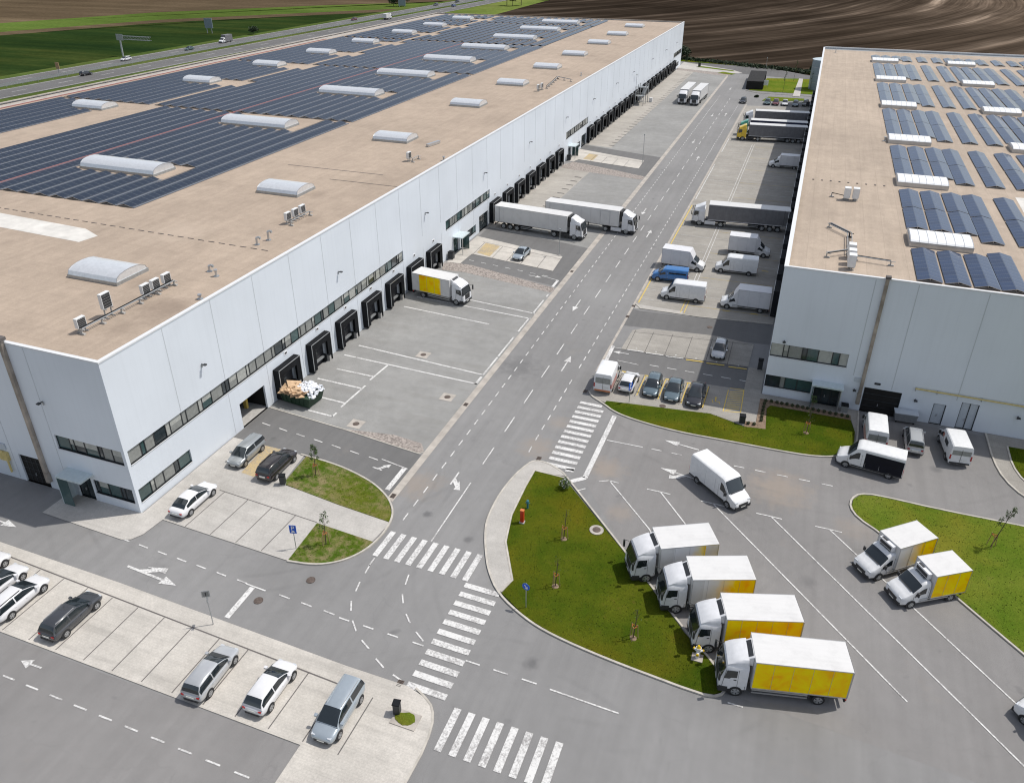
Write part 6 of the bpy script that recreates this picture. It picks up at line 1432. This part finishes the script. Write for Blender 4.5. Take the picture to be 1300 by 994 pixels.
# posts on the island
root = thing('hydrant_post', 'square red post with a pale base on the big lawn', 'post', (-17.9, 50.6, .1)); t = MB(); t.box(-.16, .16, -.14, .14, .12, 1.35, 'redbox'); t.build('post', root, bevel=.02); t = MB(); t.box(-.22, .22, -.2, .2, 0, .12, 'concrete'); t.build('base', root); t = MB(); t.box(-.18, .18, -.16, .16, 1.35, 1.41, 'orange'); t.build('cap', root)
root = thing('service_post', 'short teal post standing behind the red post', 'post', (-18.1, 52.6, .1)); t = MB(); t.cyl((0, 0, 0), (0, 0, .75), .09, 'teal', 10); t.build('post', root); t = MB(); t.blob((0, 0, .8), .14, .14, .1, 'teal'); t.cyl((-.2, 0, .6), (.2, 0, .6), .05, 'teal', 8); t.build('cap', root)
root = thing('fire_hydrant', 'grey fire hydrant with yellow caps on the lawn beside the yellow trucks', 'hydrant', (-1.2, 41.25, .1)); t = MB(); t.cyl((0, 0, 0), (0, 0, .95), .15, 'white_unit', 12); t.cyl((0, 0, .95), (0, 0, 1.05), .20, 'white_unit', 12); t.build('barrel', root)
t = MB(); t.cyl((0, 0, 1.05), (0, 0, 1.24), .17, 'yellowcab', 12, .08); t.build('cap', root)
for k in range(3):
    a = 2*pi*k/3+.5; t = MB(); t.cyl((cos(a)*.1, sin(a)*.1, .68), (cos(a)*.32, sin(a)*.32, .68), .085, 'white_unit', 10); o = t.build('outlet', root); t = MB(); t.cyl((cos(a)*.32, sin(a)*.32, .68), (cos(a)*.42, sin(a)*.42, .68), .10, 'yellowcab', 10); t.build('outlet_cap', o)
t = MB(); t.box(-.4, .4, -.35, .35, -.02, .06, 'gutter'); t.build('base', root)
# white flowering bush at the tip of the big lawn
rs = random.Random(5); root = thing('bush', 'small bush with pale blossom at the tip of the big lawn', 'bush', (-15.8, 56.5, .1)); t = MB()
for k in range(7): a = k*.9; t.cyl((0, 0, 0), (cos(a)*.4, sin(a)*.4, .7), .02, 'bark', 4, .008)
t.build('stem', root); t = MB(); leaves(t, (0, 0, .62), .55, 260, 'leaf', .07, rs); t.build('foliage', root); t = MB(); leaves(t, (0, 0, .7), .58, 150, 'car_white', .05, rs); t.build('blossom', root)
def bin_(x, y, rz, label, h=1.0, w=.5, m='frame', z=.05):
    root = thing('litter_bin', label, 'bin', (x, y, z), R(rz), 'black bins'); t = MB(); t.box(-w/2, w/2, -w/2, w/2, .08, h, m); t.build('body', root, bevel=.03); t = MB(); t.box(-w/2-.03, w/2+.03, -w/2-.03, w/2+.03, h, h+.08, 'rubber'); t.build('lid', root); t = MB(); t.box(-w/2, w/2, -w/2, w/2, 0, .08, 'concrete'); t.build('base', root)
bin_(-40.85, 47.9, 20, 'black litter bin at the corner of the lawn behind the dark brown car'); bin_(-1.5, 73.7, 8, 'black litter bin on the paving left of the shrub bed', .9, .6); bin_(-.75, 86.2, 0, 'black litter bin against the corner of the right warehouse', 1.3, .55); bin_(8.6, 79.9, 0, 'low grey bin beside the entrance of the right warehouse', .8, .7, 'steel')
bin_(-49.7, 105.9, 0, 'black bin against the wall left of the glazed entrance', 1.15, .8); bin_(-49.7, 170.2, 0, 'black bin against the wall by the farther entrance', 1.1, .8); bin_(-1.6, 252.6, 0, 'black bin at the far end of the car row', 1.2, .9)
bin_(-42.9, 318.2, 0, 'small black bin at the tip of the far grass strip', 1.3, .9); bin_(-19.25, 29.75, 10, 'dark oval bin at the lower street corner', 1.0, .45)
t = MB(); t.box(-.9, .9, -.6, .6, 0, .06, 'gutter'); 
root = thing('planter', 'small mossy planted square in the paving of the lower street corner', 'planter', (-18.5, 29.5, .05)); t.build('edge', root); t = MB(); t.blob((0, 0, .05), .75, .5, .16, 'grass_bright', 12); t.build('plants', root)
# skip full of cardboard and film under the first dock
root = thing('skip', 'dark green open skip heaped with cardboard and white film below the first dock', 'skip', (-47.6, 61.3, .02), R(-6))
t = MB(); b = [(-1.7, -1.1), (1.7, -1.1), (1.7, 1.2), (-1.7, 1.2)]; tp = [(-2.0, -1.25), (2.05, -1.25), (2.05, 1.35), (-2.0, 1.35)]
t.loft([[(*p, .12) for p in b], [(*p, 1.35) for p in tp]], 'green_bin', cap=True)
for k in range(7): x = -1.7+.56*k; t.obox((x, -1.14, .2), (x*1.15, -1.28, 1.3), .1, .08, 'green_bin')
t.obox((-2.0, -1.27, 1.35), (2.05, -1.27, 1.35), .1, .1, 'green_bin'); t.obox((2.07, -1.25, 1.35), (2.07, 1.35, 1.35), .1, .1, 'green_bin'); t.build('body', root, fix=True)
rs = random.Random(9)
root2 = thing('cardboard_pile', 'heap of flattened brown cardboard in the left half of the skip', 'cardboard', (-47.6, 61.3, .02), R(-6)); t = MB()
for k in range(60):
    x = rs.uniform(-1.6, .7); y = rs.uniform(-1.15, .4); z = 1.4+rs.uniform(0, .45); a = rs.uniform(0, 3.1); w_ = rs.uniform(.25, .6); l_ = rs.uniform(.3, .8); d1 = Vector((cos(a), sin(a), rs.uniform(-.35, .35)))*w_; d2 = Vector((-sin(a), cos(a), rs.uniform(-.35, .35)))*l_; c = Vector((x, y, z)); up = Vector((0, 0, .03))
    P = [c-d1-d2, c+d1-d2, c+d1+d2, c-d1+d2]; t.idx([p-up for p in P]+[p+up for p in P], [(3, 2, 1, 0), (4, 5, 6, 7), (0, 1, 5, 4), (1, 2, 6, 5), (2, 3, 7, 6), (3, 0, 4, 7)], 'cardboard')
tag(t.build('sheets', root2), kind='stuff')
root2 = thing('film_pile', 'heap of crumpled white plastic film in the right half of the skip', 'plastic film', (-47.6, 61.3, .02), R(-6)); t = MB()
for k in range(150):
    x = rs.uniform(-1.0, 2.2); y = rs.uniform(-.5, 1.4) if k < 110 else rs.uniform(-1.0, .2); hump = max(0, 1-((x-.7)/1.7)**2-((y-.5)/1.5)**2)
    t.blob((x, y, 1.35+.55*hump+rs.uniform(-.05, .12)), rs.uniform(.10, .26), rs.uniform(.10, .26), rs.uniform(.06, .16), 'plasticfilm', 7, 4, .45)
tag(t.build('bundles', root2), kind='stuff')
# low container by the grey doors
root = thing('waste_container', 'low grey wheeled container against the right warehouse wall behind the silver people carrier', 'container', (14.6, 80.0, .05), R(3)); t = MB(); t.loft([[(-1.0, -.42, .2), (1.0, -.42, .2), (1.0, .42, .2), (-1.0, .42, .2)], [(-1.12, -.52, 1.15), (1.12, -.52, 1.15), (1.12, .5, 1.15), (-1.12, .5, 1.15)]], 'steel'); t.build('body', root, fix=True)
t = MB(); t.box(-1.15, 1.15, -.55, .53, 1.15, 1.22, 'door_grey'); t.build('lid', root)
for x, y in ((-.85, -.35), (.85, -.35), (-.85, .35), (.85, .35)): t = MB(); t.cyl((x, y-.03, .1), (x, y+.03, .1), .1, 'rubber', 10); t.build('wheel', root)
# row of small shrubs
SH = [(.5, 78.9), (1.1, 78.95), (1.7, 78.95), (2.2, 78.95), (2.75, 78.95), (3.3, 78.9), (3.85, 78.9), (4.4, 78.9), (4.9, 78.85), (5.45, 78.85), (6.0, 78.8), (6.6, 78.8), (7.2, 78.75), (7.8, 78.75), (8.4, 78.7), (8.95, 78.65), (.4, 78.2), (.4, 77.5), (.38, 76.8), (.38, 76.1), (.38, 75.4), (.38, 74.7), (-.25, 73.65), (-.85, 73.6)]
rs = random.Random(2); t = MB(); t.blob((0, 0, .14), .15, .15, .16, 'shrub', 8, 5, .3); leaves(t, (0, 0, .18), .2, 60, 'shrub', .05, rs); sh = t.build('shrub')
for k, (x, y) in enumerate(SH):
    o = sh if k == 0 else sh.copy()
    if k: COL.objects.link(o)
    o.location = (x, y, .1); o.rotation_euler.z = k*1.3
    l = (f'{ORD[k]} dark little shrub from the corner in the row along the right warehouse front' if k < 16 else f'{ORD[k-16]} dark little shrub down from the corner in the short row beside the bin' if k < 22 else ['right', 'left'][k-22]+' one of two small shrubs at the foot of the short row by the bin')
    tag(o, l, 'shrub', 'small shrubs in the bark bed')
# external stair on the far docks
root = thing('stair_tower', 'grey steel stair tower standing against the far docks of the left warehouse', 'stairs', (-48.4, 240.5, .02)); t = MB()
for x, y in ((-1.2, -3.2), (1.2, -3.2), (-1.2, 3.2), (1.2, 3.2), (-1.2, 0), (1.2, 0)): t.box(x-.08, x+.08, y-.08, y+.08, 0, 5.4, 'steel')
t.build('posts', root); t = MB(); t.box(-1.3, 1.3, -3.3, -1.4, 2.6, 2.7, 'steel'); t.box(-1.3, 1.3, 1.4, 3.3, 4.3, 4.4, 'steel'); t.build('platform', root); t = MB()
for k in range(12): t.box(-1.2, -.1, 2.9-.36*k-.15, 2.9-.36*k+.15, .22*k, .22*k+.04, 'steel'); t.box(.1, 1.2, -1.4+.26*k-.14, -1.4+.26*k+.14, 2.7+.14*k, 2.74+.14*k, 'steel')
t.build('steps', root); t = MB()
for z in (3.2, 3.7): t.obox((-1.3, -3.3, z), (1.3, -3.3, z), .05, .05, 'steel'); t.obox((1.3, -3.3, z), (1.3, 3.3, z+1.4), .05, .05, 'steel')
t.obox((-1.3, -3.3, 5.4), (1.3, -3.3, 5.4), .06, .06, 'steel'); t.obox((1.3, -3.3, 5.4), (1.3, 3.3, 5.4), .06, .06, 'steel'); t.obox((-1.2, 3.1, .9), (-1.2, -1.2, 3.6), .05, .05, 'steel'); t.build('handrail', root)
t = MB(); t.cyl((0, 0, 0), (0, 0, 3.4), .05, 'steel', 6); t.box(-.3, .3, -.3, .3, 3.0, 3.1, 'steel'); tag(t.build('mast', loc=(-49.8, 238.2, 5.4)), 'thin mast above the stair tower', 'mast')
t = MB(); t.box(-.45, .45, -.4, .4, .02, 1.2, 'white_unit', ); tag(t.build('switch_cabinet', loc=(-46.2, 243.8, .02), bevel=.03), 'pale cabinet at the foot of the stair tower', 'cabinet')
# water tanks behind the right warehouse and the black container
root = thing('water_tank', 'tall blue-grey cylindrical tank behind the left side of the right warehouse', 'tank', (1.6, 284.5, 0)); t = MB(); t.cyl((0, 0, 0), (0, 0, 9.2), 4.2, 'tank', 40); t.build('shell', root, smooth=True); t = MB(); t.cyl((0, 0, 9.2), (0, 0, 9.9), 4.3, 'canopy', 40, .4); t.build('roof', root, smooth=True)
t = MB()
for z in (2.3, 4.6, 6.9): t.cyl((0, 0, z), (0, 0, z+.1), 4.24, 'steel', 40)
t.build('band', root)
root = thing('container', 'black box container at the bend of the far road beside the lawn', 'container', (-19.3, 287, .02), R(2)); t = MB(); t.box(-2.6, 2.6, -11.0, 11.5, 0, 2.6, 'dark'); t.build('body', root, bevel=.05); t = MB()
for k in range(11): t.box(-2.66, 2.66, -10.4+2.05*k, -10.3+2.05*k, .1, 2.62, 'rubber')
t.build('rib', root)
root = thing('information_board', 'pale board on the lawn right of the black container', 'board', (-16.0, 280.0, .1), R(10)); t = MB(); t.box(-1, 1, -.05, .05, .8, 2.4, 'signwhite'); t.build('panel', root); t = MB(); t.cyl((-.8, 0, 0), (-.8, 0, .8), .05, 'steel', 6); t.cyl((.8, 0, 0), (.8, 0, .8), .05, 'steel', 6); t.build('post', root)
# motorway furniture
root = thing('sign_gantry', 'steel sign gantry reaching over the motorway above the white car', 'gantry', (-270.5, 266, -.4)); t = MB(); t.obox((0, 0, 0), (-.3, .6, 8.2), .5, .5, 'steel'); t.build('post', root); t = MB()
for z in (6.6, 7.9):
    for y in (0, 1.0): t.obox((-1, y, z), (15.5, y, z), .16, .16, 'steel')
for k in range(11): x = -1+1.5*k; t.obox((x, 0, 6.6), (x+1.5, 0, 7.9), .1, .1, 'steel'); t.obox((x, 1, 6.6), (x+1.5, 1, 7.9), .1, .1, 'steel')
t.build('truss', root)
t = MB(); t.box(-1.2, 2.2, -.35, -.2, 6.2, 8.6, 'steel'); t.build('panel', root)
root = thing('billboard', 'dark upright billboard in the crop field beyond the motorway', 'billboard', (-291, 345, -.4), R(15)); t = MB(); t.box(-2.0, 2.0, -.25, .25, 2.4, 7.0, 'tank'); t.build('panel', root); t = MB(); 
for x in (-1.2, 1.2): t.box(x-.15, x+.15, -.15, .15, 0, 2.4, 'steel')
t.build('post', root)
root = thing('billboard', 'grey-blue billboard beside the far carriageway near the top of the picture', 'billboard', (-270.5, 514, -.4), R(15)); t = MB(); t.box(-2.4, 2.4, -.3, .3, .8, 9.5, 'tank'); t.build('panel', root); t = MB(); t.box(-2.0, -1.7, -.2, .2, 0, .8, 'steel'); t.box(1.7, 2.0, -.2, .2, 0, .8, 'steel'); t.build('post', root)
t = MB(); t.box(-.8, .8, -.1, .1, 2.0, 4.2, 'stake'); t.box(-.1, .1, -.1, .1, 0, 2.0, 'steel'); tag(t.build('road_sign', loc=(-257.2, 221.8, -.4)), 'small road sign post in the motorway verge left of the black car', 'sign')
def tree(x, y, h, r, label, z=-.4, seed=0, m='leaf_dark', n=700, ls=.5, group='trees near the motorway'):
    root = thing('tree', label, 'tree', (x, y, z), 0, group); rs = random.Random(seed); t = MB(); t.cyl((0, 0, 0), (.1, 0, h*.55), h*.03, 'bark', 8, h*.018)
    ends = []
    for k in range(7): 
        a = 2*pi*k/7+rs.uniform(-.3, .3); zz = h*rs.uniform(.3, .55); p = (cos(a)*r*.55, sin(a)*r*.55, zz+h*.22); t.cyl((0, 0, zz), p, h*.012, 'bark', 5, h*.005); ends.append(p)
    t.build('trunk', root); t = MB()
    for p in ends+[(0, 0, h*.78), (.2, .1, h*.6)]: leaves(t, p, r*.5, n//9, m, ls, rs)
    t.build('crown', root)
for k, (x, y, h, r, l) in enumerate(((-267.5, 349, 3.6, 2.6, 'dark round bush between the billboard and the motorway'), (-272, 520, 9, 5.5, 'dark tree beside the upper billboard'), (-278, 516, 6, 4, 'smaller dark tree beside the upper billboard'),
                               (-208, 548, 9, 3.0, 'leftmost thin tree of the group on the light meadow'), (-203, 546, 8.5, 3.0, 'middle thin tree of the group on the light meadow'), (-199, 552, 9.5, 3.2, 'bushier tree of the group on the light meadow'), (-193.5, 598, 8, 3.4, 'lone tree at the top of the meadow beside the ploughed field'),
                               (-52.6, 336.5, 5.2, 3.4, 'dark bush at the far corner of the left warehouse'), (-17, 262.9, .9, .5, 'tiny bush in front of the far car row'), (-1.4, 320.5, 2.6, 2.2, 'dark bush on the field verge behind the right warehouse'))): tree(x, y, h, r, l, seed=k, n=(900 if h > 5 else 400), ls=.32)
# grass tufts on the near lawns and weeds along the field verge
def inside(p, poly):
    x, y = p; c = False; n = len(poly)
    for i in range(n):
        x1, y1 = poly[i]; x2, y2 = poly[(i+1) % n]
        if (y1 > y) != (y2 > y) and x < (x2-x1)*(y-y1)/(y2-y1)+x1: c = not c
    return c
rs = random.Random(12); t = MB()
for poly, d in LAWN[:6]:
    xs_ = [p[0] for p in poly]; ys_ = [p[1] for p in poly]; x0, x1, y0, y1 = min(xs_), min(max(xs_), 32), max(min(ys_), 38), min(max(ys_), 79); 
    for _ in range(int((x1-x0)*(y1-y0)*16)):
        x = rs.uniform(x0, x1); y = rs.uniform(y0, y1)
        if not inside((x, y), poly): continue
        a = rs.uniform(0, pi); w_ = rs.uniform(.025, .065); hh = rs.uniform(.03, .08); dx, dy = cos(a)*w_, sin(a)*w_; lx, ly = rs.uniform(-.05, .05), rs.uniform(-.05, .05)
        t.face([(x-dx, y-dy, .10), (x+dx, y+dy, .10), (x+lx, y+ly, .10+hh)], 'blade')
tag(t.build('grass_tufts'), 'short tufts of grass growing all over the lawns', 'grass', kind='stuff')
t = MB()
for _ in range(900):
    u = rs.random(); x = lerp(-53, 4, u); y = lerp(336, 316, u)+rs.gauss(0, 1.3); leaves(t, (x, y, .3), .7, 4, 'leaf_dark', .35, rs)
tag(t.build('verge_weeds'), 'weedy strip of scrub between the back road and the ploughed field', 'scrub', kind='stuff')
